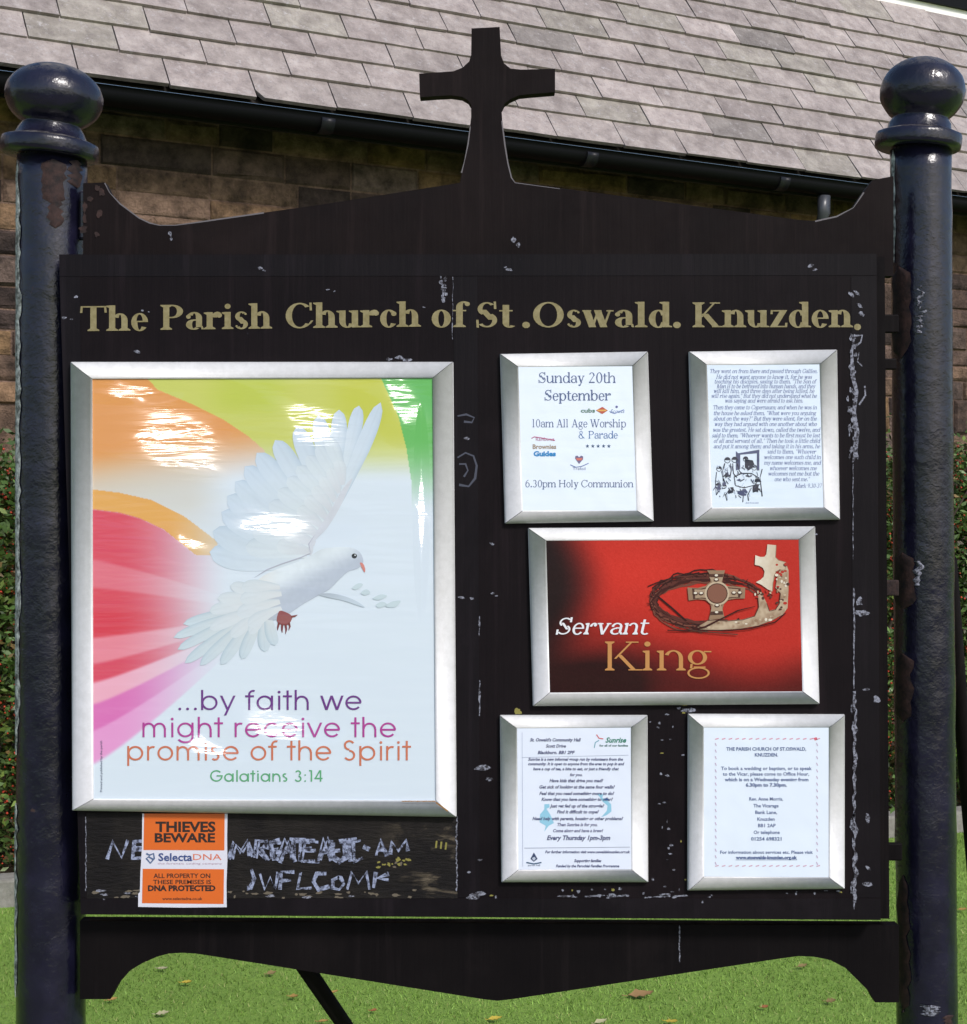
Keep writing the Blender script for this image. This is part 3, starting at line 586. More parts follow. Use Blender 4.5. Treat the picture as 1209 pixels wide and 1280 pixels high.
fb = MB(); fb.add([GO+ED*T0+EN*.068+Vector((0,0,.04)), GO+ED*T1+EN*.068+Vector((0,0,.04)), GO+ED*T1+EN*.068+Vector((0,0,-.055)), GO+ED*T0+EN*.068+Vector((0,0,-.055)),
  GO+ED*T0+EN*.09+Vector((0,0,.04)), GO+ED*T1+EN*.09+Vector((0,0,.04)), GO+ED*T1+EN*.09+Vector((0,0,-.055)), GO+ED*T0+EN*.09+Vector((0,0,-.055))], [(3,2,1,0),(2,3,7,6),(4,5,6,7),(0,1,5,4)]).build('fascia', simple('fascia_black', (.010,.009,.010), .5, .4), church)
def t_at(px):
    lo, hi = T0, T1
    for _ in range(40):
        m = (lo+hi)/2
        if proj(GO+ED*m)[0] < px: lo = m
        else: hi = m
    return lo
gj = simple('grey_worn_gutter_joint', (.009,.009,.013), .45, .3)
for px in (405, 734, 974):
    jm = MB(); r2 = []
    pf = [(math.cos(R(175+190*k/12))*.063, math.sin(R(175+190*k/12))*.063) for k in range(13)]; pf = pf + [(q[0]*.87, q[1]*.87) for q in reversed(pf)]
    for tt in (t_at(px)-.035, t_at(px)+.035): r2.append([GO + ED*tt + EN*q[0] + Vector((0,0,q[1])) for q in pf])
    k = len(pf); jm.add(r2[0]+r2[1], [(i, (i+1) % k, k+(i+1) % k, k+i) for i in range(k)] + [tuple(range(k)), tuple(range(k, 2*k))[::-1]])
    jm.build('gutter_joint', gj, church, True)
dp = MB(); td = t_at(1030); b0 = GO + ED*td
tube(dp, [b0 + Vector((0,0,-.06)), b0 + Vector((0,0,-.16)), b0+EN*.05+Vector((0,0,-.24)), b0+EN*.24+Vector((0,0,-.42)), b0+EN*.26+Vector((0,0,-.52)), b0+EN*.26+Vector((0,0,-3.4))], .038, 14)
dp.build('downpipe', simple('blue_grey_downpipe', (.045,.048,.06), .35, .5), church, True)

# ------------------------------------------------------------------ shrubs
def leaf_mat(name):
    n = N(name); n.set(n.n('VertexColor', layer_name='Col').outputs[0], .45, .4); return n.m
M_leaf = leaf_mat('shrub_leaves'); M_berry = simple('red_berries', (.42,.045,.02), .35, .5); M_bark = simple('shrub_bark', (.06,.045,.035), .9, .1)
def shrub(s0, s1, depth, height, label, nl):
    c = K0 + KD*((s0+s1)/2) + KN*depth
    root = thing('flowering_shrub', (c.x, c.y, .05), label, 'shrub', 'red berried shrubs against the church wall')
    st = MB(); fo = MB(); be = MB(); tips = []
    nst = int((s1-s0)*5)
    for i in range(nst):
        b = K0 + KD*random.uniform(s0+.15, s1-.15) + KN*(depth+random.uniform(-.1,.15)); pts = [b + Vector((0,0,.0))]; d = Vector((random.gauss(0,.12), random.gauss(0,.1), 1))
        for k in range(7):
            d = (d + Vector((random.gauss(0,.22), random.gauss(0,.16), .05))).normalized(); pts.append(pts[-1] + d*height/6.6)
        tube(st, pts, [.016*(1-.11*k) for k in range(8)], 6); tips += pts[1:]
    cl = []
    for i in range(int(nl/26)):
        s = random.uniform(s0, s1); z = height*random.random()**.8
        ed = min(s-s0, s1-s)/.35
        z = min(z, height*(.72 + .28*min(1, ed)) + random.gauss(0, .05))
        cl.append(K0 + KD*s + KN*(depth + random.gauss(0, .17)) + Vector((0,0,max(.08, z))))
    for cc in cl + tips:
        g0 = random.gauss(1, .28); hue = random.random()
        for k in range(26):
            p_ = cc + Vector((random.gauss(0,.07), random.gauss(0,.07), random.gauss(0,.07)))
            if p_.z < .06: continue
            a = Vector((random.gauss(0,1), random.gauss(0,1)-.3, random.gauss(0,.7))).normalized(); u = a.cross(Vector((random.gauss(0,1),random.gauss(0,1),random.gauss(0,1)))).normalized()
            L = random.uniform(.013,.026); W = L*.42; g = max(.35, g0*random.uniform(.7,1.3))
            col = (.060*g, .108*g, .026*g) if hue < .7 else ((.10*g, .145*g, .03*g) if hue < .9 else (.11*g, .075*g, .03*g))
            fo.add([p_-a*L, p_+u*W-a*L*.1, p_+a*L, p_-u*W-a*L*.1], [(0,1,2,3)], 0, col)
        if random.random() < .62:
            for k in range(random.randint(3, 8)):
                p_ = cc + Vector((random.gauss(0,.05), random.gauss(0,.05)-.05, random.gauss(0,.05))); r = random.uniform(.0045,.0075)
                if p_.z < .1: continue
                be.add([p_+Vector(q)*r for q in ((1,0,0),(-1,0,0),(0,1,0),(0,-1,0),(0,0,1),(0,0,-1))], [(0,2,4),(2,1,4),(1,3,4),(3,0,4),(2,0,5),(1,2,5),(3,1,5),(0,3,5)])
    st.build('stem', M_bark, root, True); fo.build('foliage', M_leaf, root); tag(be.build('berries', M_berry, root, True), kind='stuff')
shrub(-1.3, .62, .50, 1.70, 'dense green shrub with red berries left of the noticeboard', 62000)
shrub(3.6, 5.3, .50, 1.78, 'dense green shrub with red berries right of the noticeboard', 58000)
# broad-leaved plant at the foot of the bed, right
c = K0 + KD*4.62 + KN*.16
root = thing('leafy_plant', (c.x, c.y, .05), 'bright green broad leaved plant at the kerb beyond the right post', 'plant')
st = MB(); fo = MB()
for i in range(46):
    az = random.uniform(0, 6.28); ll = random.uniform(.1, .42); tip = c + Vector((math.cos(az)*ll*.55, math.sin(az)*ll*.35, .06+ll*.9)); b = c + Vector((random.gauss(0,.04), random.gauss(0,.03), .05))
    tube(st, [b, b.lerp(tip, .6)+Vector((0,0,.05)), tip], [.004,.003,.002], 5)
    d = Vector((math.cos(az), math.sin(az)-.4, random.uniform(-.6,.3))).normalized(); u = d.cross(Vector((0,0,1))).normalized(); L = random.uniform(.06,.1); g = random.uniform(.7,1.2)
    nr = u.cross(d); fo.add([tip-d*.01, tip+d*L*.3+u*L*.4-nr*.012, tip+d*L*.75+u*L*.28-nr*.012, tip+d*L, tip+d*L*.75-u*L*.28-nr*.012, tip+d*L*.3-u*L*.4-nr*.012, tip+d*L*.5], [(0,1,6),(1,2,6),(2,3,6),(3,4,6),(4,5,6),(5,0,6)], 0, (.11*g,.22*g,.03*g))
st.build('stem', simple('green_stem', (.09,.14,.03), .6, .3), root, True); fo.build('foliage', M_leaf, root, True)

# ------------------------------------------------------------------ fallen leaves
LV = [(203,1211,'pale','pale curled fallen leaf on the grass under the left arch of the lower board'),(233,1229,'yellow','tiny yellow fallen leaf on the grass right of the pale curled one'),
 (203,1267,'pale','pale dry leaf lying on grass near the left post foot'),(339,1217,'brown','light brown leaf on grass just under the sloping lower board, left of the thin stay'),
 (367,1246,'orange','slender tan leaf on the grass close to the left of the thin stay'),(416,1241,'orange','orange leaf on the grass touching the right of the thin stay'),
 (467,1263,'red','small reddish leaf on the grass right of the thin stay'),(619,1274,'yellow','yellow leaf on the grass straight below the tip of the lower board'),
 (404,1277,'orange','tan leaf at the bottom edge beside the foot of the thin stay'),(140,1250,'orange','small orange leaf on grass at the corner beside the left bracket of the lower board'),
 (801,1244,'bigbrown','large brown curled leaf on the grass right of the tip of the lower board'),(839,1277,'yellow','bright yellow leaf at the bottom edge below the large brown leaf'),
 (751,1278,'pale','dull yellow leaf at the bottom edge left of the bright yellow one'),(1038,1252,'brown','brown crumpled leaf on the grass beneath the right arch of the lower board'),
 (1003,1208,'brown','faint brown leaf on grass close under the top of the right arch'),(956,1259,'red','tiny red leaf on the grass left of the brown crumpled leaf'),
 (1203,1137,'orange','orange leaf on the lawn to the right of the right post')]
LC = {'pale':(.36,.34,.20),'yellow':(.44,.34,.05),'brown':(.20,.15,.06),'orange':(.32,.20,.06),'red':(.26,.10,.04),'bigbrown':(.26,.16,.07)}
LM = {k: simple('fallen_leaf_'+k, v, .7, .3) for k, v in LC.items()}
for (px, py, kd, lab) in LV:
    z = (EYE-.012)*F/(py-640); cx, cy = (px-604.5)/F*z, z-D
    L = {'bigbrown':.05,'yellow':.026,'red':.014,'pale':.026}.get(kd, .021); W = L*.55; az = random.uniform(-.5,.5); d = Vector((math.cos(az), math.sin(az), .1)); u = Vector((-math.sin(az), math.cos(az), .25)); cu = L*.35
    L *= .78; W = L*random.uniform(.4,.7); cu = L*random.uniform(.3,.8)
    C0 = Vector((cx, cy, .013)); m = MB(); up = Vector((0,0,1))
    jw = lambda v: v*random.uniform(.6,1.25)
    rows = [(-1,0,.2),(-.72,jw(.4),.1),(-.4,jw(.9),0),(-.1,jw(.7),.1),(.2,jw(1),-.05),(.5,jw(.6),.15),(.7,jw(.6),.1),(1,.05,.45)]
    vs = []
    for (aa, ww, hh) in rows: vs += [C0+d*aa*L+u*ww*W+up*(hh*cu+.4*cu*ww), C0+d*aa*L+up*hh*cu, C0+d*aa*L-u*ww*W+up*(hh*cu+.3*cu*ww)]
    fs = [(3*i+k, 3*i+k+1, 3*i+k+4, 3*i+k+3) for i in range(7) for k in range(2)]
    vs2 = [v - up*.001 for v in vs]; nv = len(vs)
    m.add(vs + vs2, fs + [tuple(nv+i for i in reversed(f)) for f in fs])
    tube(m, [C0-d*L*1.0, C0-d*L*1.5+up*.004], .0012, 5)
    vv = np.array([tuple(v) for v in m.v]) - np.array(tuple(C0)); m.v = [tuple(r) for r in vv]
    o = m.build('fallen_leaf', LM[kd], None, True); o.location = C0; tag(o, lab, 'fallen leaf', 'fallen leaves on the lawn')

# ------------------------------------------------------------------ noticeboard
NB = thing('church_noticeboard', (0, 0.03, 0), 'black painted parish church noticeboard with a cross on top between two iron ball topped posts', 'noticeboard')
def post(cx_top, cx_bot, rpx, y, fin, patches):
    k = (D+y)/F; r = rpx*k
    xt, xb = (cx_top-604.5)*k, (cx_bot-604.5)*k
    ztop = EYE - (fin['top']-640)*k
    slope = (xt-xb)/(ztop-(EYE-640*k))                      # measured lean
    x0 = xb - slope*(EYE-640*k)
    ax = Vector((slope, 0, 1)).normalized(); base = Vector((x0, y, -.25))
    m = MB(); hh = (ztop+.25)
    prof = [(r*1.0, 0)] + [(r + random.gauss(0, .0004), hh*i/70) for i in range(1, 71)]
    lathe(m, prof, base, ax, 48, 0, .00018)
    def surf(ang, zz, off): 
        return base + ax*(zz+.25) + (Vector((1,0,0))*math.cos(ang) - Vector((0,1,0))*math.sin(ang))*(r+off)
    for (mi, a0, a1, p0, p1, jag) in patches:               # rust, flaked paint and pale moss with painted sheen: angle 0 = right, 90 = facing the camera, rows p0..p1
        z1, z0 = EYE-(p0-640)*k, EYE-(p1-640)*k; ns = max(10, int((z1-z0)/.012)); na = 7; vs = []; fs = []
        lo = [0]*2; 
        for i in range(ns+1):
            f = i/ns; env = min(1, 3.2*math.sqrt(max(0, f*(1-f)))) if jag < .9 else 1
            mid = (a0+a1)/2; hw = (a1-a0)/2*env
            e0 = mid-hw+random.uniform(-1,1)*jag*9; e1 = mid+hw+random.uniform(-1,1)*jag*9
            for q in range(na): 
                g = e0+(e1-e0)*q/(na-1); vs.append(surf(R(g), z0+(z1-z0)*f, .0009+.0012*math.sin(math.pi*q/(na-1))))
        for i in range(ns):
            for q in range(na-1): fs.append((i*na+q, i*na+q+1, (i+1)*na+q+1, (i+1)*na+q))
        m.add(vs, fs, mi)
    o = m.build('post', [M_post, M_rust, M_moss_sheen, M_chip], NB, True)
    # finial, tilted a little to the right as on the photograph
    fm = MB(); fx = fin; tl = Vector((math.sin(R(fx['tilt'])), -.03, math.cos(R(fx['tilt'])))).normalized()
    fb = base + ax*(hh) ; R1, R2 = fx['disc']*k, fx['ball']*k; hb = fx['ballh']*k; hd = fx['disch']*k; nk = fx['neck']*k; gp = fx['gap']*k
    pr = [(R1*.93, 0), (R1*.985, hd*.1), (R1, hd*.3), (R1, hd*.7), (R1*.98, hd*.92), (R1*.90, hd*1.02), (R1*.80, hd*1.06), (R1*.74, hd+gp*.18), (nk*1.12, hd+gp*.6), (nk, hd+gp*.92)]
    cz = hd+gp+hb*math.cos(math.asin(min(.95, nk/R2)))
    a_s = math.asin(min(.95, nk/R2))
    for i in range(17):
        a = a_s + (math.pi-a_s-.04)*i/16; pr.append((R2*math.sin(a), cz-hb*math.cos(a)))
    lathe(fm, pr, fb + Vector((fx.get('dx',0)*k, 0, 0)), tl, 48, 0, .0003)
    fm.build('finial', [M_post], o, True)
    return o
post(65, 63.5, 42.5, .055, dict(top=197, dx=-4, tilt=5.5, disc=60, ball=60, ballh=42, disch=21, neck=36, gap=20),
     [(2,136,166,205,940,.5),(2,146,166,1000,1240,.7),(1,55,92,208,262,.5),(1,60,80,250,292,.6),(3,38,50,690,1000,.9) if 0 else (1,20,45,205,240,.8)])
post(1152.5, 1160.5, 37, .10, dict(top=187, dx=-4, tilt=4.5, disc=53, ball=52, ballh=43, disch=20, neck=34, gap=19),
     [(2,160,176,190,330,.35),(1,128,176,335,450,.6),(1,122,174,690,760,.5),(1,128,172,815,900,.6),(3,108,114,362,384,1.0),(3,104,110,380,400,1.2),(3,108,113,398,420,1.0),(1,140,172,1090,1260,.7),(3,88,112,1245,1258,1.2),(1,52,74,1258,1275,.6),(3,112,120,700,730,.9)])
YF = -.022                                                  # front of the main panel
hd_ = MB().prism([(104,229),(131,228),(137,240),(150,254),(174,272),(187,278),(199,281),(219,281),(249,277),(400,256),(575,228.5),(644,227.5),(800,248),(1000,275),(1019,276),(1046,270),(1067,259),(1080,240),(1091,225),(1117,220),(1117,345),(104,345)], .012, .034)
tmp = MB()
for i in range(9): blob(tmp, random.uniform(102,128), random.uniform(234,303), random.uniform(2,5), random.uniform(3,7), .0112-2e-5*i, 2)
for (x, y, rr) in ((213,292,2.2),(214,299,1.6),(642,300,3),(648,306,2.4)): blob(tmp, x, y, rr, rr*1.4, .0116, 3)
for L in ([(131,228.6),(137,240.6),(150,254.6),(174,272.6),(187,278.6),(199,281.6),(219,281.6),(249,277.6),(330,266)],[(577,216),(580.6,202),(585.2,180),(588,158)],[(627.4,151),(631.4,182),(635,204),(639.4,222),(644,228.4),(700,236)],[(1019,276.6),(1046,270.6),(1067,259.6),(1080,240.6)]): stroke(tmp, L, 1.3, .0118, mi=4, jit=.5)  # pale worn edges; the strokes also paint in the edge highlight
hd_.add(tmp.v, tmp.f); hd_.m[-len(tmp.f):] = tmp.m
HB = hd_.build('header_board', [M_header, M_post, M_rust, M_chip, simple('worn_edge_highlight', (.12,.11,.12), .6, .4)], NB)
CR = MB().prism([(575.2,228.5),(580,202),(584.6,180),(589,147),(589,131),(585.5,125.5),(578,121),(564,119),(545.5,120),(525,121.5),(524,92),(545,90.6),(567,89),(578,84.6),(586.4,77),(589,69),(589.5,35.5),(624.7,33.6),(626.5,69),(630,79),(638,85.5),(651,87),(694,86),(694,115),(664,117.4),(649,119),(638,124),(631,129),(627,136.5),(628,151),(632,182),(635.6,204),(640,222),(643.6,227.6)], .012, .034)
CR.build('cross', M_header, HB)
# main panel, recessed behind its edge strips
Q = [(74,318),(1096,317),(1101,1150),(101,1143)]
pm = MB().prism(Q, YF+.0013, .009)
bk = MB().prism([(86,325),(1106,321),(1112,1148.5),(108,1136)], .0095, .045); bk.build('back_frame', M_apron, NB)
def lerpx(y): f = (y-318)/830; return f
def strip(pts, name='trim_strip', mat=None, yf=YF, mats=None):
    return MB().prism(pts, YF+.0008, YF+.0012).build(name, mat or M_trim, NB)
strip([(74.5,346),(100,346),(107.5,1122),(100.5,1122)])
strip([(74,318.5),(1095.6,317.5),(1096,344),(74.6,345.5)])
strip([(567,346),(597,346),(600,1121.5),(572,1121.5)])
strip([(1064,345.5),(1095.8,345),(1100.8,1122),(1067,1122)])
strip([(100.6,1123.5),(1100.8,1123.5),(1101,1149.6),(101,1142.6)])
LB = MB().prism([(108,1016),(571,1016),(572,1123),(108.3,1123)], YF+.0008, YF+.0012).build('lower_board', M_lower, NB)
ap = MB().prism([(100,1151),(1124,1157),(1124,1253),(1094,1253),(1087,1240),(1073,1226),(1057,1210),(1038,1200),(1018,1196),(998,1195),(970,1199),(640,1249),(622,1251),(604,1249),(372,1212),(265,1195),(245,1192),(228,1191),(211,1192),(196,1196),(178,1204),(163,1213),(148,1230),(138,1249),(100,1249)], .012, .036)
tmp = MB()
for i in range(9): blob(tmp, 849.5+random.gauss(0,.4), 1160+i*5, .8, 3.5, .0115-1e-5*i)
ap.add(tmp.v, tmp.f); ap.m[-len(tmp.f):] = [1]*len(tmp.f)
ap.build('apron_board', [M_apron, M_chip], NB)
# lettering and marks
M_chalk = N('chalk_marks'); _c = M_chalk.coord(kind='World'); M_chalk.set(M_chalk.mix(M_chalk.ramp(M_chalk.noise(_c, 170, 6, .8), .42, .56), (.025,.025,.035), (.30,.34,.49)), .9, .1); M_chalk = M_chalk.m
yc = YF+.0006; ck = MB()
for st_ in ([(134,1074),(141,1052),(152,1072),(160,1050)],[(182,1051),(168,1052),(166,1073),(184,1072)],[(169,1061),(180,1061)]): stroke(ck, st_, 5, yc, jit=.35); yc -= 2e-5
ck.build('chalk_writing', M_chalk, LB); ck = MB()
base = [[(286,1074),(292,1052),(300,1066),(309,1050),(312,1070)],[(318,1072),(320,1050),(332,1052),(330,1060),(320,1062),(334,1074)],[(340,1074),(338,1052),(350,1050)],[(339,1062),(348,1062)],[(346,1076),(356,1048),(366,1074)],[(350,1064),(366,1062)],
 [(366,1050),(364,1074)],[(362,1049),(382,1050)],[(376,1052),(374,1076),(394,1076)],[(375,1062),(390,1060)],[(376,1050),(394,1050)],[(398,1076),(404,1048),(414,1076)],[(414,1050),(412,1072),(424,1078),(432,1070),(430,1049)],[(400,1066),(420,1064)],[(424,1052),(446,1048)],[(436,1050),(438,1076),(450,1074)],
 [(470,1070),(476,1050),(484,1070)],[(472,1062),(482,1062)],[(488,1068),(490,1052),(498,1064),(508,1050),(510,1064)],[(454,1058),(462,1062)],
 [(314,1086),(318,1098),(313,1110),(309,1110)],[(325,1092),(331,1112),(338,1096),(344,1112),(348,1090)],[(350,1112),(352,1090),(368,1090)],[(351,1101),(364,1100)],[(376,1090),(372,1111),(390,1110)],[(408,1092),(396,1092),(392,1102),(398,1112),(412,1108)],
 [(424,1096),(416,1100),(416,1110),(424,1112),(430,1105),(426,1097),(422,1096)],[(434,1112),(440,1090),(448,1104),(458,1090),(462,1112)],[(470,1090),(467,1110)],[(486,1092),(472,1098),(486,1100)]]
for qi, st_ in enumerate(base):
    if qi == base.index([(314,1086),(318,1098),(313,1110),(309,1110)]): ck.build('chalk_writing', M_chalk, LB); ck = MB()
    stroke(ck, st_, 4.4, yc, jit=.4); yc -= 2e-5
for st_ in base[:16]:                                       # older writing half rubbed out underneath
    stroke(ck, [(x+random.uniform(2,6), y+random.uniform(-2,4)) for x, y in st_], 3.6, yc, jit=.5); yc -= 2e-5
ck.build('chalk_writing', M_chalk, LB)
fl = MB(); yq = YF+.0022
def speck(x, y, rx, ry, mi=0, y_=None, rot=0): 
    global yq; yq -= 1e-6; blob(fl, x, y, rx, ry, (YF+.0010 if y_ is None else y_) - 1e-5*(len(fl.f) % 40), mi, rot=rot)
TR = YF + .0006
for i in range(26): speck(553+random.uniform(-2,5), 342+i*1.35, random.uniform(.6,2.6), random.uniform(1,3))              # pale smear over the title
stroke(fl, [(566+random.gauss(0,.4), yy) for yy in range(346, 425, 6)], 1.0, YF+.0006, jit=.8)
for (x, y, r) in ((325,335,3),(330,338,2),(637,337,4),(632,334,2),(1013,332,4),(1019,337,3),(410,362,2),(418,364,1.5),(178,388,2),(186,390,1.5),(530,384,1.8),(80,397,3),(90,399,2),(95,371,3),(172,440,4),(500,447,6),(510,450,5),(486,449,4),(615,680,3),(1020,668,2)): speck(x, y, r, r*.5, 0, TR, random.uniform(-.4,.4))
for i in range(34): speck(1066+random.gauss(0,2.2), random.uniform(415,575), random.uniform(.6,2.4), random.uniform(1.5,5), 0, TR)     # lifted paint along the right strip
pts = [(1068,418),(1064,440),(1066,470),(1071,490),(1068,515),(1071,540),(1069,570),(1066,578)]; stroke(fl, [(x+random.uniform(-1,1), y) for x, y in pts], [3,2,4,3,6,5,4,1], TR-.0001, jit=.5)
stroke(fl, [(1069,420),(1078,419),(1076,428),(1070,432)], 2, TR-.00012, jit=.5); stroke(fl, [(1081,482),(1082,494),(1074,506)], 2, TR-.00013, jit=.5); stroke(fl, [(1074,440),(1072,452),(1078,458)], 1.5, TR-.00014, jit=.5)
for (x, y) in ((1064,368),(1071,366),(1075,382),(1077,392),(1085,1085)): speck(x, y, 4, 2, 0, TR, .7)
stroke(fl, [(1066.5+random.gauss(0,.3), yy) for yy in range(580, 700, 7)], .7, TR, jit=.9); stroke(fl, [(1067.5+random.gauss(0,.4), yy) for yy in range(735, 866, 7)], 1.3, TR, jit=.9)
stroke(fl, [(1068.5+random.gauss(0,1), yy) for yy in range(864, 1130, 6)], [random.uniform(1,6) for yy in range(864, 1130, 6)], TR, jit=.6)
for i in range(16): speck(1068+random.gauss(0,1.8), random.uniform(865,1130), random.uniform(.6,2), random.uniform(3,9), 0, TR)
for (x, y, rx, ry) in ((1074,752,4,6),(1077,766,10,4),(1096,874,5,4),(1082,862,5,2),(1085,1022,3,6),(1086,1105,7,3),(985,868,2,9),(860,888,8,3)): speck(x, y, rx, ry, 0, TR)
stroke(fl, [(599+random.gauss(0,.4), yy) for yy in range(770, 800, 5)], 1.6, YF+.0006, jit=.9); stroke(fl, [(599.5+random.gauss(0,.4), yy) for yy in range(850, 898, 5)], 1.6, YF+.0006, jit=.9)
for (x, y, r) in ((583,548,4),(577,747,4),(590,748,3),(616,742,3),(621,745,2),(604,960,9),(612,974,5),(601,1117,6),(592,1121,8),(586,1090,3),(600,1075,3)): speck(x, y, r, r*.5, 0, YF+.0006)
for st_ in ([(572,520),(583,518),(593,522),(590,528),(580,527)],[(572,572),(582,566),(592,570),(596,582),(594,598),(586,608),(574,606)],[(574,580),(582,580),(585,588),(580,596)]): stroke(fl, st_, 2.2, YF+.0005, jit=.5, mi=2)
for i in range(52):                                          # spots between and under the lower right frames
    x, y = (random.gauss(835, 12), random.uniform(885, 1120)) if i < 28 else (random.uniform(610, 1060), random.gauss(1116, 5))
    speck(x, y, random.uniform(.6, 2.6), random.uniform(.6, 2), random.choice([0,0,0,0,0,1]))
for i in range(30): x = random.uniform(690, 900); speck(x, 1120+random.gauss(0,1.2), random.uniform(1,7), 1.0)
for (x, y) in ((647,888),(648,890),(855,880)): speck(x, y, 4, 3, 1)
for i in range(60): speck(random.uniform(115,560), 1118+random.gauss(0,2.5), random.uniform(1,6), random.uniform(.7,2), random.choice([0,3,3,3]), YF+.0005)
for i in range(14): speck(random.uniform(470,515), random.uniform(1072,1086), random.uniform(1,3), random.uniform(1,3), random.choice([1,1,3]), YF+.0004)
for y in range(1022, 1114, 3): speck(107.5+random.gauss(0,.3), y, .6, 1.8, 0, TR); speck(571+random.gauss(0,.4), y, .9, 2, 0, YF+.0003)
for (x, y) in ((552,1056),(558,1057),(546,1055)): stroke(fl, [(x,y-4),(x-1,y+5)], 2.2, YF+.0004, mi=1)
M_chalkd = simple('faint_chalk', (.07,.075,.10), .9, .1); M_tanf = simple('bare_wood_flecks', (.13,.11,.085), .9, .1)
pm.add(fl.v, fl.f); pm.m[-len(fl.f):] = [q+1 for q in fl.m]
PN = pm.build('board_panel', [M_board, M_chip, M_chipy, M_chalkd, M_tanf], NB)
lt = MB()
for s, x0, x1, b in (('The',100,186,414),('Parish',200,340,412.3),('Church',355,526,410.3),('of',538,584,408.8),('St',594,642,409),('.Oswald.',651,853,409),('Knuzden',864,1066,409),('.',1066,1078,411.5)):
    text(lt, s, x0, x1, b, 46.5, YF+.0005, serif, .148, .036, tilt=(-.012 if x0 < 500 else 0))
lt.build('lettering', M_gold, PN)
# screws, brackets, stays
M_bolt = N('painted_iron_bolt'); _c = M_bolt.coord(kind='World'); M_bolt.set(M_bolt.mix(M_bolt.ramp(M_bolt.noise(_c, 150, 4), .4, .7), (.02,.018,.022), (.075,.07,.08)), .4, .5); M_bolt = M_bolt.m
def bolt(px, py, rpx, y):
    m = MB(); p_ = Vector(at(px, py, y)); r = rpx*(D+y)/F
    lathe(m, [(r,0),(r,.0012),(r*.85,.0022),(r*.55,.0026),(r*.5,.0016)], p_, (0,-1,0), 18)
    m.build('bolt', M_bolt, NB, True)
for b in ((1081,730,7.5,YF),(1084,1069,7.5,YF),(88,1061,7,YF),(83,727,6,YF),(535,1133,6.5,YF),(87,505,4,YF),(1096,244,7,.012),(1102,294,7,.012),(118,298,7,.012),(120,262,6,.012),(1018,332,3,YF),(638,334,3,YF),(326,333,3,YF),(130,1216,4,.012),(1102,1222,5,.012)): bolt(*b)
for (a_, b_) in (((1094,393),(1124,416)),((1096,725),(1124,745)),((1098,1054),(1128,1076)),((1092,448),(1121,462))):
    m = MB(); p0, p1 = at(*a_, .047), at(*b_, .047); m.box((p0[0], .046, p1[2]), (p1[0], .056, p0[2])); m.build('bracket', M_rust if a_[1] == 725 else M_apron, NB, False, .002)
m = MB(); p0, p1 = at(98,238,.036), at(128,300,.036); m.box((p0[0], .0345, p1[2]), (p1[0], .044, p0[2])); m.build('bracket', M_post, NB, False, .004)
A1, A2 = Vector(at(372,1195,.05)), Vector(at(432,1283,.30)); dd = (A2-A1)
m = MB(); tube(m, [A1, A1+dd*((A1.z+.05)/-dd.z)], .0125, 14); m.build('stay', M_apron, NB, True)
A1, A2 = Vector(at(1186,700,.12)), Vector(at(1206,950,.42)); dd = A2-A1
m = MB(); tube(m, [A1, A1+dd*((A1.z+.05)/-dd.z)], .012, 14); m.build('stay', M_apron, NB, True)

# ------------------------------------------------------------------ snap frames
def frame(outer, inner, label, name='notice_frame', depth=.0085):
    ys = YF+.0012                                            # frames are fixed to the panel itself
    bx = [at(*q, ys) for q in outer]; c0 = ((bx[2][0]+bx[3][0])/2, ys, min(bx[2][2], bx[3][2]))
    root = thing(name, c0, label, 'notice frame', 'silver snap frames on the noticeboard')
    prof = [(0,-.0002),(0,.60),(.04,.82),(.12,.95),(.28,1.0),(.52,.96),(.74,.80),(.9,.58),(1.0,.42),(1.0,.02)]
    for e in range(4):
        a, b = e, (e+1) % 4; vs = []; m = MB()
        for t, h in prof:
            for (o_, i_) in ((outer[a], inner[a]), (outer[b], inner[b])):
                x, y = o_[0]+(i_[0]-o_[0])*t, o_[1]+(i_[1]-o_[1])*t
                p_ = at(x, y, ys); vs.append(Vector((p_[0], ys-h*depth, p_[2])))
        for i in range(0, len(vs), 2):                       # hairline gap at each mitre
            d = (vs[i+1]-vs[i]).normalized()*.0005; vs[i] = vs[i]+d; vs[i+1] = vs[i+1]-d
        n = len(prof); fs = [(2*i, 2*i+1, 2*i+3, 2*i+2) for i in range(n-1)] + [tuple(range(0, 2*n, 2))[::-1], tuple(range(1, 2*n, 2))]
        m.add(vs, fs); ob = m.build('rail', M_alu, root)
        for k, pg in enumerate(ob.data.polygons): pg.use_smooth = (1 < k < n-2)
    return root, ys - .0035
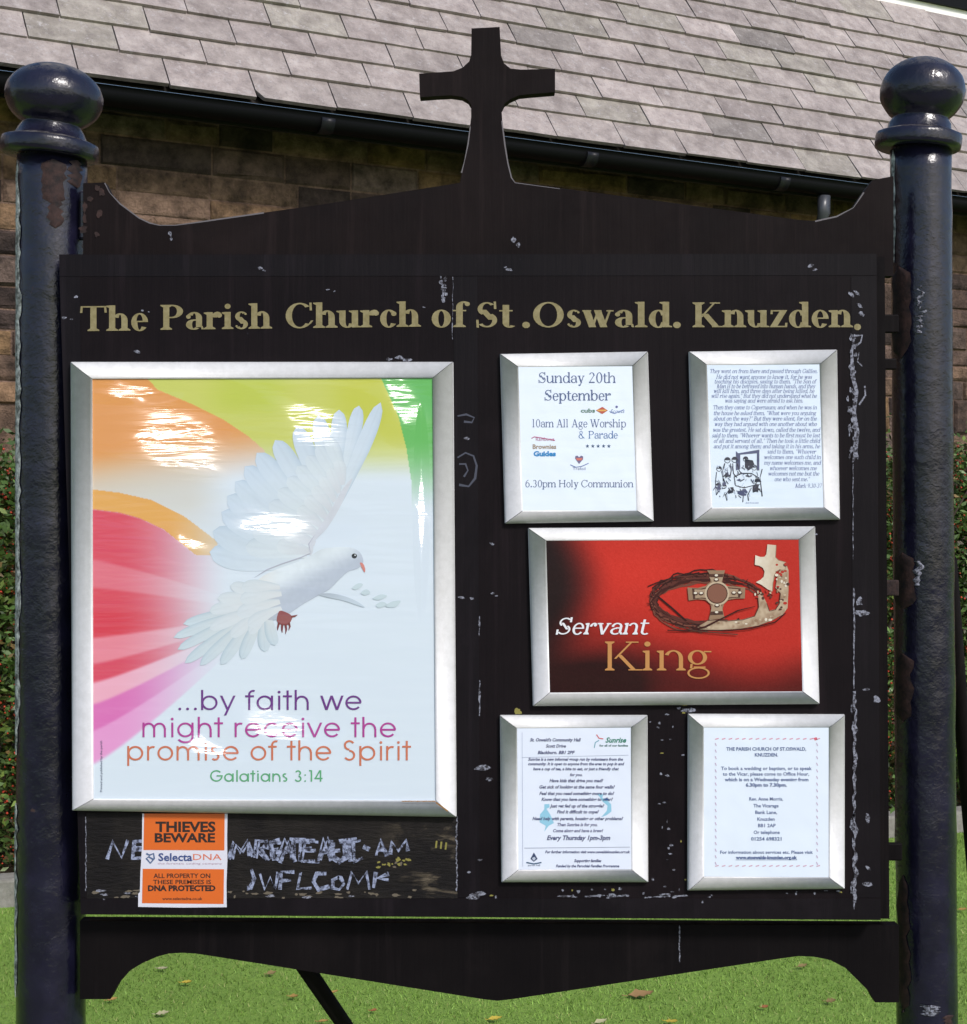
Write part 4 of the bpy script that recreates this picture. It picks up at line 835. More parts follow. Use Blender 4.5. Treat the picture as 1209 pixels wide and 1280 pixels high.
# --- dove poster
O1 = [(90,453),(567,453),(571,1020),(92,1012)]; I1 = [(116.5,474),(541,473),(545,1000),(118,998)]
FR1, y1 = frame(O1, I1, 'large silver frame with white dove poster about faith and Spirit', 'poster_frame', .012)
def grid_sheet(I, y, colf, nx, ny, name, mat, parent, grow=1.2, gain=.88):
    cx = sum(q[0] for q in I)/4; cy = sum(q[1] for q in I)/4
    I = [(cx+(q[0]-cx)*(1+grow/200), cy+(q[1]-cy)*(1+grow/200)) for q in I]
    u, v = np.meshgrid(np.linspace(0,1,nx+1), np.linspace(0,1,ny+1))
    px = (I[0][0]*(1-u)+I[1][0]*u)*(1-v) + (I[3][0]*(1-u)+I[2][0]*u)*v; py = (I[0][1]*(1-u)+I[1][1]*u)*(1-v) + (I[3][1]*(1-u)+I[2][1]*u)*v
    c = colf(px.ravel(), py.ravel()); k = (D+y)/F
    c = np.where(c <= 255*.04045, c/255/12.92, ((np.clip(c,0,255)/255+.055)/1.055)**2.4)
    m = MB(); m.v = list(map(tuple, np.c_[(px.ravel()-604.5)*k, np.full(px.size, y), EYE-(py.ravel()-640)*k])); m.c = list(map(tuple, c*gain))
    idx = np.arange(px.size).reshape(ny+1, nx+1); m.f = list(map(tuple, np.c_[idx[:-1,:-1].ravel(), idx[1:,:-1].ravel(), idx[1:,1:].ravel(), idx[:-1,1:].ravel()].tolist())); m.m = [0]*len(m.f)
    return m.build(name, mat, parent)
def art1(x, y):
    n = len(x); c = np.tile(np.array([214., 227., 239.]), (n,1))
    def lay(rgb, a):
        nonlocal c
        a = np.clip(a,0,1)[:,None]; c = c*(1-a) + np.array(rgb, float)*a
    xg = np.interp(y, [474,520,560,600,640], [477,498,508,514,515])
    yb = np.interp(x, [118,185,197,240,280,310,331], [440,474,487,505,525,545,563], right=700)
    inY = (x < xg) & (y < yb); 
    lay((198,204,98), inY * (1-smooth(540, 605, y)) * .95)
    lay((182,198,72), inY * smooth(240,300,x)*(1-smooth(330,380,x))*(1-smooth(500,530,y))*.6)
    lay((192,197,62), (x<xg)*smooth(395,445,x)*(1-smooth(500,600,y))*.55)
    lay((104,186,98), (x >= xg) * (1-smooth(545, 645, y)))
    og = (y >= yb) & (x < 335)
    lay((222,154,88), og*(1-smooth(560, 640, y+.18*(x-118))) )
    lay((205,196,178), og*smooth(560,620,y+.15*(x-118))*(1-smooth(620,690,y))*.55*(1-smooth(230,300,x)))
    t1 = np.interp(x, [118,150,190,230,268], [612,616,625,645,674]); t2 = np.interp(x, [118,150,175,205,245], [637,641,648,662,694])
    lay((224,168,92), (y > t1)*(y < t2)*(1-smooth(205,275,x)*.55)*(x < 272))
    g = np.clip((x-118)/182, 0, .96)**1.15*.8; yl = (y-765*g)/(1-g)
    yl = np.where(y < 720, np.minimum(yl, 720), yl)
    bands = [(600,(214,74,96)),(700,(222,112,130)),(735,(214,72,92)),(765,(212,58,78)),(797,(228,132,150)),(830,(214,74,98)),(853,(234,170,192)),(880,(216,112,182)),(913,(226,152,206))]
    bc = np.zeros((n,3)); 
    for y0_, rgb in bands:
        e_ = smooth(y0_-3, y0_+3, yl)[:,None] if y0_ > 600 else np.ones((n,1)); bc = bc*(1-e_) + np.array(rgb, float)*e_
    al = smooth(-1.5, 1.5, y-t2)*(1-smooth(950, 958, yl))*(1-smooth(140, 292, x))
    al = al[:,None]*.98; c = c*(1-al)+bc*al
    return c
M_p1 = film('dove_poster_print', attr=True, **FILM)
PS = grid_sheet(I1, y1, art1, 380, 470, 'poster', M_p1, FR1)
dv = MB(); yd = y1-.0003; PA = np.array([216., 229, 240]); ly = [0]
def spl(pts, n=5):                       # smooth closed outline through the points
    o = []; m = len(pts)
    for i in range(m):
        p0, p1, p2, p3 = (np.array(pts[(i+q) % m], float) for q in (-1, 0, 1, 2))
        for k in range(n):
            t = k/n; o.append(tuple(.5*((2*p1)+(p2-p0)*t+(2*p0-5*p1+4*p2-p3)*t*t+(3*p1-p0-3*p2+p3)*t**3)))
    return o
def feather(root, tip, w, bend, c_root, c_tip, c_edge, streak=7):
    """one printed feather: pale vane, faint shaft, a soft darker trailing edge"""
    ly[0] += 1; y = yd - 5e-6*ly[0]; R0 = Vector(root); T = Vector(tip); d = T-R0; nn = Vector((-d.y, d.x)).normalized(); vs = []; cs = []; nu, nv = 18, 8
    for i in range(nu+1):
        u = i/nu; wd = w*(.35+.65*min(1, u*1.6))*math.sqrt(max(0, 1-max(0, (u-.72)/.28)**2.2)); c0 = R0 + d*u + nn*bend*4*u*(1-u)
        for j in range(nv+1):
            v = j/nv*2-1; p = c0 + nn*v*wd/2; vs.append(at(p.x, p.y, y))
            c = np.array(c_root)*(1-u) + np.array(c_tip)*u
            e = max(0, v)**2.2; c = c*(1-e) + np.array(c_edge)*e
            if abs(v) < .14: c = c - 5*u
            cs.append(lin(*np.clip(c - streak*.4*random.random(), 0, 255), k=.87))
    dv.add(vs, [(i*(nv+1)+j, i*(nv+1)+j+1, (i+1)*(nv+1)+j+1, (i+1)*(nv+1)+j) for i in range(nu) for j in range(nv)], 0, cs)
W1, W2, WE = (214,226,235), (202,218,233), (186,205,221)
tips = [((262,690),30),((266,664),30),((277,640),28),((284,620),28),((294,602),27),((306,583),27),((321,566),26),((344,550),25),((371,533),24),((398,519),22),((424,512),20),((449,507),18),((476,503),19)]
for i, (tp, wd) in enumerate(tips):
    f = i/(len(tips)-1); root = (372+62*f**1.3, 704-118*f**1.2) if i < 12 else (412,650)
    feather(root, tp, wd, -4+6*f, W1, W2, WE)
for i in range(10):                      # wing coverts
    f = i/9; root = (384+46*f, 694-92*f); an = math.radians(188+62*f); L = 78-18*f
    feather(root, (root[0]+L*math.cos(an), root[1]+L*math.sin(an)), 26-8*f, 2, (216,227,233), (210,223,233), (192,207,220), 5)
for i in range(9):
    f = i/8; root = (389+40*f, 690-84*f); an = math.radians(192+66*f); L = 44-12*f
    feather(root, (root[0]+L*math.cos(an), root[1]+L*math.sin(an)), 20-5*f, 1, (208,214,222), (217,228,235), (202,213,222), 5)
def armc(x, y): return lin(*np.clip(np.array([206,212,222.]) + random.gauss(0,2), 0, 255), k=.87)
poly(dv, spl([(388,694),(386,680),(396,664),(412,640),(428,612),(440,598),(437,608),(424,636),(409,660),(394,676),(391,690)]), yd-.00018, colf=armc, grid=4)
for tp, wd in (((229,780),13),((217,797),13),((222,812),13),((231,829),14),((250,832),14),((276,831),15),((302,824),15),((331,815),16),((344,807),15)): feather((334,758), tp, wd, 2, (216,221,222), (200,217,228), (180,200,213), 5)
def bodyc(x, y):
    b = np.array([222,233,241.]); mid = 726-.50*(x-345); k = float(smooth(-4, 30, y-mid)); b = b - k*np.array([40,40,32])
    k2 = float(smooth(18, -6, math.hypot((x-395)*.6, y-690)))*20; b = b - k2 - float(smooth(355, 325, x))*np.array([2,8,14])
    return lin(*np.clip(b+random.gauss(0,1.6), 0, 255), k=.88)
poly(dv, spl([(389,694),(401,687),(414,684.5),(428,683.5),(441,685),(450,690.5),(454.2,700),(452.5,706.5),(446,711),(435.6,714.5),(425,723.5),(412,736.5),(396,745.5),(380,754.5),(369,762),(358,769),(345,775),(333,774),(322,765),(316,750),(317,734),(326,722),(345,712),(370,703)], 4), yd-.00022, 0, colf=bodyc, grid=4)
ly[0] = 46
for q in (((330,752),(262,764),16),((332,750),(272,748),15),((334,746),(288,732),15),((336,758),(262,786),16),((336,762),(288,796),15),((338,764),(312,792),14),((350,752),(296,768),18),((352,742),(300,750),18),((350,734),(302,734),16),((352,760),(310,782),16)): feather(q[0], q[1], q[2], 2, (216,222,226), (212,223,231), (199,212,221), 4)
def wing2(x, y): t = float(smooth(396, 456, x)); return lin(*(np.array([176,188,200.])*(1-t) + np.array([196,212,226.])*t), k=.85)
poly(dv, spl([(398,743),(412,741.5),(430,745),(446,751.5),(456,759),(446,756.5),(428,750.5),(410,747)]), yd-.00036, colf=wing2, grid=5)
for q in ([(451,741),(458,736.5),(463,741),(456,744)],[(466,748),(476,743),(484,745),(474,750)],[(482,758),(490,752),(501,751),(494,759)],[(440,735),(448,729),(454,731),(446,737)],[(470,756),(478,752),(484,756),(474,760)]): poly(dv, spl(q, 4), yd-.00036, col=lin(196,214,222,k=.87))
for st_, wd_ in (([(389,691),(376,697),(352,705),(334,712),(318,722)],1.4),([(388,690),(386,680),(394,668)],1.2)): stroke(dv, st_, [wd_*.4]+[wd_]*(len(st_)-2)+[.2], yd-.00036, lin(180,184,200,k=.85))
poly(dv, spl([(349,764),(357,765),(365,770),(364,776),(360,781),(352,781),(346,776)], 3), yd-.00037, col=lin(150,86,88,k=.82))
for q in ([(349,778),(347.5,784),(347,788)],[(353,780),(352.5,787),(353,791)],[(357,780),(358,787),(357,792.5)],[(361,778),(362.5,783),(361,788)],[(364,771),(369,770),(372,768.5)]): stroke(dv, q, [3,2.2,.5], yd-.00038, lin(128,64,66,k=.8))
poly(dv, ellipse(443,695,3.4,3.2,14), yd-.00037, col=lin(34,36,44)); poly(dv, ellipse(444,694,.9,.9,8), yd-.00039, col=lin(210,216,224)); poly(dv, spl([(450,703.5),(454,704.5),(456.6,711),(456,715.5),(453,711)], 3), yd-.00037, col=lin(214,136,128,k=.85))
dv.build('dove_picture', M_p1, PS)
tx = MB(); yt = y1-.00055
text(tx, '...by faith we', 220, 454, 887.5, 34, yt, round_sans, .07, col=lin(108,52,134,k=.85)); text(tx, 'might receive the', 176, 497, 921.5, 34.5, yt, round_sans, .07, col=lin(176,62,150,k=.85))
text(tx, 'promise of the Spirit', 157, 515, 950.5, 34, yt, round_sans, .07, col=lin(206,118,88,k=.85)); text(tx, 'Galatians 3:14', 262, 404, 977, 19.5, yt, round_sans, .085, col=lin(92,170,120,k=.85)); tx.build('lettering', M_p1, PS); tx = MB()
m2 = MB(); btext(m2, 'Printed and published by the parish', 0, 64, 0, 4.2, yt, col=lin(70,80,110))
k = (D+yt)/F
for i, v in enumerate(m2.v):                                 # the tiny imprint runs up the left margin
    pxx, pyy = v[0]/k+604.5, 640-(v[2]-EYE)/k; m2.v[i] = at(128+pyy, 990-pxx, yt)
tx.add(m2.v, [tuple(f) for f in m2.f], 0, m2.c); tx.build('lettering', M_p1, PS)

# --- the paper notices
M_p2 = film('paper_notice_print', attr=True, **FILM2)
def paper(I, y, root, rgb=(226,237,251)):
    def cf(x, yy): return np.tile(np.array(rgb, float), (len(x),1)) + rng.normal(0, 1.2, (len(x),1))
    return grid_sheet(I, y, cf, 12, 14, 'paper_notice', M_p2, root, 1.2, .95)
NAVY = lin(60,74,120,k=.8)
O2 = [(625,443),(809.5,440),(816.7,651.7),(631,654.6)]; I2 = [(648,459),(790,458),(795.5,638),(653.5,638.5)]
R2_, y2 = frame(O2, I2, 'silver frame with Sunday 20th September service notice, top left of the small frames')
p2 = paper(I2, y2, R2_); t2 = MB(); yt = y2-.0003; BL = lin(88,104,150,k=.8)
text(t2, 'Sunday 20th', 673, 770, 478.5, 19.5, yt, serif, .085, .035, col=BL); text(t2, 'September', 680.5, 764, 500.5, 19.5, yt, serif, .095, .035, col=BL); t2.build('lettering', M_p2, p2); t2 = MB()
text(t2, '10am All Age Worship', 664, 783, 534, 15, yt, serif, .08, .035, col=BL); text(t2, '& Parade', 723, 772.5, 548, 14, yt, serif, .08, .035, col=lin(80,120,180,k=.8)); t2.build('lettering', M_p2, p2); t2 = MB(); text(t2, '6.30pm Holy Communion', 656.5, 792, 609, 13.5, yt, serif, .08, .04, col=BL)
t2.build('lettering', M_p2, p2)
lg = MB(); btext(lg, 'cubs', 726, 744, 515.5, 7, yt, col=lin(90,130,110,k=.8), bold=.03); poly(lg, [(745,513),(753,508.5),(760,513),(753,517.5)], yt, col=lin(196,86,60,k=.8)); stroke(lg, [(747,513),(758,513)], 2, yt-.00004, lin(226,170,80,k=.85))
btext(lg, 'Scouts', 763, 781, 516, 6.5, yt, col=lin(130,150,190,k=.8), shear=.3); stroke(lg, [(762,514),(768,517),(780,512)], .9, yt-.00004, lin(120,140,200,k=.8)); poly(lg, ellipse(771,508.5,1.6,1.6,8), yt, col=lin(90,90,140)); lg.build('logos', M_p2, p2); lg = MB()
btext(lg, 'Rainbows', 670, 693, 551, 6.5, yt, col=lin(190,120,160,k=.8)); stroke(lg, [(664.5,548),(668,546),(675,547),(694,550.5)], 1.1, yt-.00004, lin(190,90,130,k=.8)); btext(lg, 'Brownies', 666, 695.5, 561, 8, yt, col=lin(170,150,130,k=.8), bold=.03); btext(lg, 'Guides', 667, 695, 570, 8.5, yt, col=lin(50,140,205,k=.85), bold=.05); lg.build('logos', M_p2, p2); lg = MB()
for i in range(5):
    c_ = (734.5+i*6.7, 557.6); poly(lg, [(c_[0]+(2.5 if q % 2 == 0 else 1.1)*math.sin(q*math.pi/5), c_[1]-(2.5 if q % 2 == 0 else 1.1)*math.cos(q*math.pi/5)) for q in range(10)], yt, col=lin(40,70,110))
lg.build('star_row', M_p2, p2); lg = MB()
poly(lg, [(724,580),(719,573),(719.5,570),(722,569.5),(724,571.5),(726.5,569.5),(729,570.5),(729,574)], yt, col=lin(120,110,150,k=.8)); poly(lg, [(720,572.5),(728.5,572.5),(727,575.5),(721.5,575.5)], yt-.00004, col=lin(216,120,110,k=.85)); stroke(lg, [(713,581),(720,584),(727,583),(736,579)], 1, yt, lin(110,130,190,k=.8)); btext(lg, 'Trefoil', 716, 732, 587.5, 5, yt, col=lin(120,130,180,k=.8))
lg.build('logos', M_p2, p2)
O3 = [(860.4,440),(1045.4,437.5),(1049,649.5),(866,652)]; I3 = [(883.4,456.6),(1024,455.7),(1029,634),(890,634.4)]
R3_, y3 = frame(O3, I3, 'silver frame with dense Bible reading and ink drawing, top right of the small frames')
p3 = paper(I3, y3, R3_, (216,230,246)); t3 = MB(); yt = y3-.0003
RD = [('They went on from there and passed through Galilee.',887,1022,190),('He did not want anyone to know it, for he was',895,1015,230),('teaching his disciples, saying to them, "The Son of',893,1020,262),('Man is to be betrayed into human hands, and they',896,1019,295),('will kill him, and three days after being killed, he',892,1018,328),('will rise again." But they did not understand what he',889,1021,362),('was saying and were afraid to ask him.',906,1004,395),
 ('Then they came to Capernaum; and when he was in',891,1021,442),('the house he asked them, "What were you arguing',892,1020,482),('about on the way?" But they were silent, for on the',892,1021,520),('way they had argued with one another about who',893,1021,558),('was the greatest. He sat down, called the twelve, and',891,1025,598),('said to them, "Whoever wants to be first must be last',890,1025,637),('of all and servant of all." Then he took a little child',892,1025,675),('and put it among them; and taking it in his arms, he',892,1025,713),
 ('said to them, "Whoever',959,1020,750),('welcomes one such child in',955,1026,788),('my name welcomes me, and',955,1026,827),('whoever welcomes me',962,1021,865),('welcomes not me but the',960,1024,903),('one who sent me."',968,1012,942),('Mark 9.30-37',994,1027,988)]
for s, x0, x1, cy in RD: text(t3, s, x0, x1, 430+(cy+12)/5.567, 7.6, yt, serif, .085, .04, shear=.22, col=lin(88,104,168,k=.8))
t3.build('lettering', M_p2, p3)
il = MB(); IK = lin(28,32,56); yi = yt; cv = lambda x, y: (855+x/5.567, 430+y/5.567)
poly(il, [cv(*q) for q in ((362,745),(378,760),(525,735),(525,880),(508,880),(508,760),(392,770),(392,870),(362,880))], yi, col=lin(70,76,110)); poly(il, [cv(*q) for q in ((425,800),(480,810),(495,850),(450,880),(425,860))], yi-.00004, col=IK)
for (hx, hy, r) in ((303,808,20),(353,805,20),(245,868,18),(430,800,17),(490,860,18),(515,960,22),(240,985,18),(280,990,16)):
    stroke(il, [cv(hx+r*math.cos(a*.7), hy+r*math.sin(a*.7)) for a in range(10)], .7, yi-.00005, IK); poly(il, [cv(hx+r*math.cos(R(q)), hy+r*math.sin(R(q))) for q in (180,215,250,290,325,360)], yi-.00006, col=IK)
for st_ in ([(285,830),(270,880),(275,960)],[(325,830),(330,880),(320,930)],[(340,830),(345,900),(370,930)],[(370,830),(385,880),(400,900)],[(228,890),(220,960),(225,1040)],[(262,885),(275,930),(290,980)],[(350,925),(400,900),(470,900),(520,930),(500,980),(420,1000),(360,985),(350,925)],[(545,870),(530,930),(545,1060)],[(225,1050),(250,1010),(290,1000)],[(300,1090),(290,1050),(320,1010)],[(410,1100),(415,1040),(390,1010)],[(450,1090),(445,1050),(470,1000)],[(480,985),(520,1010),(540,1030)],[(372,945),(395,955),(420,940)],[(430,915),(455,925),(475,915)]): stroke(il, [cv(*q) for q in st_], 1.1, yi-.00007, IK, jit=.4)
for i, (bx_, by_, rx_, ry_) in enumerate(((295,915,22,18),(240,1005,18,22),(330,1020,26,20),(415,1030,30,20),(505,1010,30,26),(385,945,14,7),(445,920,12,6),(280,970,14,12))): blob(il, *cv(bx_, by_), rx_/5.567, ry_/5.567, yi-.00008-1e-5*i, col=IK if i % 2 == 0 else lin(70,76,110), rough=.5)
for i in range(70):
    bx_, by_ = random.uniform(220,540), random.uniform(840,1060); an = random.gauss(1.3,.5); L_ = random.uniform(10,34); stroke(il, [cv(bx_,by_), cv(bx_+L_*math.cos(an), by_+L_*math.sin(an))], random.uniform(.3,.9), yi-.0002-1e-6*i, random.choice([IK, lin(70,76,110), lin(200,214,236,k=.9)]))
btext(il, 'drawn for the parish', *[cv(q,0)[0] for q in (430,520)], cv(0,1110)[1], 3, yi, col=lin(120,130,160))
il.build('ink_drawing', M_p2, p3)
O5 = [(625,893.6),(809,893.6),(810,1101.7),(626.7,1101.7)]; I5 = [(646.4,910),(788.3,909),(789,1086),(648,1086.5)]
R5_, y5 = frame(O5, I5, 'silver frame with slanted text notice and pale blue motif, bottom left of the small frames')
p5 = paper(I5, y5, R5_, (222,230,246)); t5 = MB(); yt = y5-.0003; K5 = lin(92,98,136,k=.8); c5 = lambda v: 885+v/5.567; x5 = lambda v: 615+v/5.567
for s, a_, b_, cy, em, cl in (("St. Oswald's Community Hall",265,620,232,5.6,0),('Scott Drive',375,515,275,5.6,0),('Blackburn. BB1 2PF',318,578,320,5.6,0),('Sunrise is a new informal group run by volunteers from the',252,912,366,5,0),('community. It is open to anyone from the area to pop in and',252,922,398,5,0),('have a cup of tea, a bite to eat, or just a friendly chat',286,884,433,5,0),('for you.',542,630,474,5,0),('Have kids that drive you mad?',400,775,516,5.6,0),('Get sick of looking at the same four walls?',330,856,560,5.6,0),('Feel that you need something more to do?',330,852,605,5.6,0),('Know that you have something to offer?',344,842,646,5.6,0),('Just get fed up of the struggle?',402,782,692,5.6,0),('Find it difficult to cope?',452,745,733,5.6,0),('Need help with parents, housing or other problems?',282,914,780,5.6,0),('Then Sunrise is for you.',455,735,822,5.6,1),('Come along and have a brew!',425,775,864,5.6,1),('Every Thursday 1pm-3pm',382,824,918,8,0),('For further information visit www.oswaldsknuzden.org.uk',370,962,1010,4.6,0),('Supporting families',572,762,1072,5,0),('Funded by the Parochial Families Programme',445,886,1108,4.6,0)):
    if cy in (366, 1010): t5.build('lettering', M_p2, p5); t5 = MB()
    btext(t5, s, x5(a_), x5(b_), c5(cy), em, yt, col=(lin(120,124,160,k=.8) if cl else K5), shear=.28, bold=.035)
stroke(t5, [(x5(225),c5(975)),(x5(960),c5(968))], .5, yt, lin(120,130,160,k=.8)); stroke(t5, [(x5(210),c5(345)),(x5(950),c5(328))], .4, yt, lin(150,160,190,k=.8)); stroke(t5, [(x5(210),c5(170)),(x5(215),c5(1105))], .4, yt, lin(160,170,200,k=.85))
t5.build('lettering', M_p2, p5)
lg = MB(); yl_ = yt+.0001; CY = lin(150,206,232,k=.86)
btext(lg, 'Sunrise', x5(790), x5(935), c5(240), 9, yt, col=lin(60,140,120,k=.8), shear=.35, bold=.03); btext(lg, 'for all of our families', x5(748), x5(948), c5(268), 3.6, yt, col=lin(80,120,120,k=.8), bold=.03)
stroke(lg, [(x5(728),c5(185)),(x5(745),c5(210)),(x5(775),c5(215))], 1.4, yt, lin(216,110,120,k=.85)); stroke(lg, [(x5(712),c5(278)),(x5(720),c5(240)),(x5(745),c5(225))], 1.2, yt, lin(110,170,190,k=.85)); lg.build('logos', M_p2, p5); lg = MB()
poly(lg, [(x5(a_),c5(b_)) for a_, b_ in ((365,670),(400,668),(402,690),(380,702),(405,740),(432,800),(395,820),(365,860),(375,820),(332,795),(335,740),(365,705))], yl_, col=CY); lg.build('motif', M_p2, p5); lg = MB(); poly(lg, [(x5(a_),c5(b_)) for a_, b_ in ((730,598),(775,600),(768,625),(800,640),(830,670),(832,720),(800,745),(760,760),(800,715),(805,680),(770,650),(750,618))], yl_, col=CY); blob(lg, x5(795), c5(635), 2.5, 1.3, yt-.0001, col=lin(50,90,150,k=.8)); lg.build('motif', M_p2, p5); lg = MB()
poly(lg, [(x5(a_),c5(b_)) for a_, b_ in ((292,1005),(318,1050),(292,1070),(268,1050))], yt, col=lin(60,74,110,k=.8)); blob(lg, x5(293), c5(1048), 2, 2.2, yt-.00005, col=lin(190,200,220,k=.86)); stroke(lg, [(x5(240),c5(1075)),(x5(292),c5(1085)),(x5(345),c5(1075))], 1.6, yt-.00004, lin(70,100,130,k=.8)); btext(lg, 'parish hall', x5(252), x5(335), c5(1100), 3, yt, col=lin(70,90,120,k=.8))
lg.build('logos', M_p2, p5)
O6 = [(859.5,892),(1055,892.7),(1055,1110),(859,1112)]; I6 = [(879.4,909),(1035.5,909),(1035.5,1096),(879.7,1095)]
R6_, y6 = frame(O6, I6, 'silver frame with pink dashed border notice on booking weddings, bottom right of the small frames')
p6 = paper(I6, y6, R6_, (222,233,247)); t6 = MB(); yt = y6-.0003; K6 = lin(96,114,160,k=.8); c6 = lambda v: 885+v/5.446; x6 = lambda v: 850+v/5.446
for s, a_, b_, cy, em, bo in (('THE PARISH CHURCH OF ST.OSWALD,',316,860,290,6,.03),('KNUZDEN.',510,668,330,6,.03),('To book a wedding or baptism, or to speak',280,898,422,6,.02),('to the Vicar, please come to Office Hour,',292,880,460,6,.02),('which is on a Wednesday evening from',305,875,498,6,.03),('6.30pm to 7.30pm.',448,728,535,6,.04),('Rev. Anne Morris,',472,702,630,6,.02),('The Vicarage',500,672,676,6,.02),('Bank Lane,',513,662,721,6,.02),('Knuzden',527,645,767,6,.02),('BB1 2AP',532,652,811,6,.02),('Or telephone',502,680,857,6,.02),('01254 698321',484,692,902,6,.03),('For information about services etc. Please visit',274,904,992,5.6,.02),('www.stoswalds-knuzden.org.uk',380,798,1028,5.6,.05)):
    if cy in (422, 630, 992): t6.build('lettering', M_p2, p6); t6 = MB()
    btext(t6, s, x6(a_), x6(b_), c6(cy), em, yt, col=K6, bold=bo)
for (a_, b_, cy) in ((380,798,1034),): stroke(t6, [(x6(a_),c6(cy)),(x6(b_),c6(cy))], .5, yt, K6)
t6.build('lettering', M_p2, p6)
bd = MB()
for i in range(16):
    x = 240+i*46; stroke(bd, [(x6(x),c6(213)),(x6(x+24),c6(207))], 1.2, yt, lin(222,150,176,k=.85)); stroke(bd, [(x6(x),c6(1078)),(x6(x+24),c6(1072))], 1.2, yt, lin(214,168,190,k=.85))
for i in range(19):
    y = 238+i*45; stroke(bd, [(x6(240),c6(y)),(x6(248),c6(y+20))], 1.1, yt, lin(200,176,206,k=.85)); stroke(bd, [(x6(930),c6(y)),(x6(938),c6(y+20))], 1.1, yt, lin(200,176,206,k=.85))
poly(bd, [(x6(a_),c6(b_)) for a_, b_ in ((908,205),(930,198),(938,215),(920,222))], yt, col=lin(226,110,130,k=.85)); bd.build('dashed_border', M_p2, p6)
# --- red poster
O4 = [(660,660),(1018,658),(1023.5,879.5),(666,882)]; I4 = [(682.7,675.8),(997.8,674.5),(1002.5,863.8),(687.4,865.4)]
R4_, y4 = frame(O4, I4, 'wide silver frame with red Servant King poster of a crown and thorns')
def art4(x, y):
    red = np.array([206.,50,40]); dark = np.array([30.,12,18]); mar = np.array([84.,18,24])
    k = smooth(680, 756, x + 16*np.sin(y/31)); c = dark*(1-k)[:,None] + red*k[:,None]
    e = np.clip(smooth(795, 866, y + 14*np.sin(x/40)) * (.72+.3*smooth(860, 700, x)) + smooth(840, 720, x)*smooth(745, 850, y)*.75, 0, 1)
    c = c*(1-e)[:,None] + mar*.55*e[:,None]
    hi = np.exp(-((x-800)/90)**2-((y-715)/45)**2)*22; c = c + hi[:,None]*np.array([1,.35,.25]); c = c + rng.normal(0, 3, (len(x),1))
    return np.clip(c, 4, 255)
M_p4 = film('red_poster_print', attr=True, streak=.4, dist=.0005, rough=.25); M_p4.node_tree.nodes['Principled BSDF'].inputs['Coat Weight'].default_value = .3; M_p4.node_tree.nodes['Principled BSDF'].inputs['Specular IOR Level'].default_value = .12
p4 = grid_sheet(I4, y4, art4, 240, 148, 'poster', M_p4, R4_, 1.2, .68); yt = y4-.0003
th = MB(); TB = lin(64,26,26,k=.8)
for i in range(46):
    a0 = random.uniform(40, 230); a1 = a0 + random.uniform(70, 150); a1 = min(a1, 345); ox, oy = random.gauss(0,3.2), random.gauss(0,2.8)
    pts = [(885+ox+(68+random.gauss(0,1.2))*math.cos(R(a)), 752+oy+(31+random.gauss(0,1.2))*math.sin(R(a))) for a in np.linspace(a0, a1, 14)]
    stroke(th, pts, random.uniform(1.1,2.6), yt-.00004-2e-5*i, random.choice([TB, lin(46,18,20), lin(96,50,44,k=.8), lin(74,34,30,k=.8), lin(120,70,58,k=.8)]), jit=.4)
for i in range(56):
    a = R(random.uniform(100, 330)); bx_, by_ = 885+68*math.cos(a), 752+31*math.sin(a); an = a+random.gauss(0,1.0); stroke(th, [(bx_,by_),(bx_+9*math.cos(an), by_+7*math.sin(an))], [1.5,.3], yt-.0006-1e-5*i, TB)
stroke(th, [(810,733),(822,728),(842,722)], 1.4, yt-.001, TB); stroke(th, [(822,745),(840,760),(858,776)], 2.2, yt-.001, lin(46,18,20))
th.build('thorn_crown_picture', M_p4, p4)
kc = MB(); G1 = lin(196,176,150,k=.85); G2 = lin(150,122,98,k=.85); WH = lin(226,218,200,k=.86); DK = lin(86,58,50,k=.8); c3 = lambda x, y: (655+x/3.18, 650+y/3.18)
yk = yt-.0011
def band(x, y): t = np.clip(.55+.25*math.sin(x*.11+y*.3)+random.gauss(0,.22),0,1); return tuple(np.array(G1)*t + np.array(G2)*(1-t))
poly(kc, [c3(*q) for q in ((690,425),(740,395),(760,395),(800,400),(870,395),(920,380),(935,340),(930,300),(945,290),(965,330),(975,360),(1000,355),(1015,330),(1020,290),(1000,270),(1010,215),(1030,180),(1040,165),(1052,200),(1052,280),(1048,350),(1030,375),(985,400),(930,420),(860,432),(780,437),(700,436))], yk, colf=band, grid=3)
def whc(x, y): t = np.clip((x-944)/34+random.gauss(0,.08), 0, 1); return tuple(np.array(WH)*(1-t) + np.array(G1)*t)
poly(kc, [c3(*q) for q in ((968,97),(1003,100),(1000,125),(1000,148),(1012,160),(1028,163),(1042,168),(1038,198),(1018,196),(1002,204),(994,222),(990,250),(988,284),(970,276),(945,258),(922,247),(940,238),(953,226),(957,205),(950,190),(936,182),(918,178),(920,140),(940,147),(956,146),(964,136),(966,118))], yk-.0001, colf=whc, grid=3)
stroke(kc, [c3(*q) for q in ((1003,100),(1000,148),(1012,160),(1042,168),(1038,198),(1002,204),(990,250),(988,284))], .9, yk-.00014, G2)
for i in range(60):                                          # pierced and beaded work along the right of the crown
    f = random.random(); bx_, by_ = (1012+random.uniform(-8,38), 175+f*190) if i < 34 else (random.uniform(900,1000), 292+random.gauss(0,9)) if i < 46 else (random.uniform(720,1010), 0)
    if by_ == 0: by_ = 418 - .0009*(bx_-760)**2*.6 + random.gauss(0,6)
    poly(kc, ellipse(*c3(bx_,by_), random.uniform(.9,2.6), random.uniform(.9,2.2), 8), yk-.00016-2e-6*i, col=random.choice([WH, G1, G2, DK, DK, lin(196,60,50,k=.7)] if i < 46 else [WH, G1, G2]))
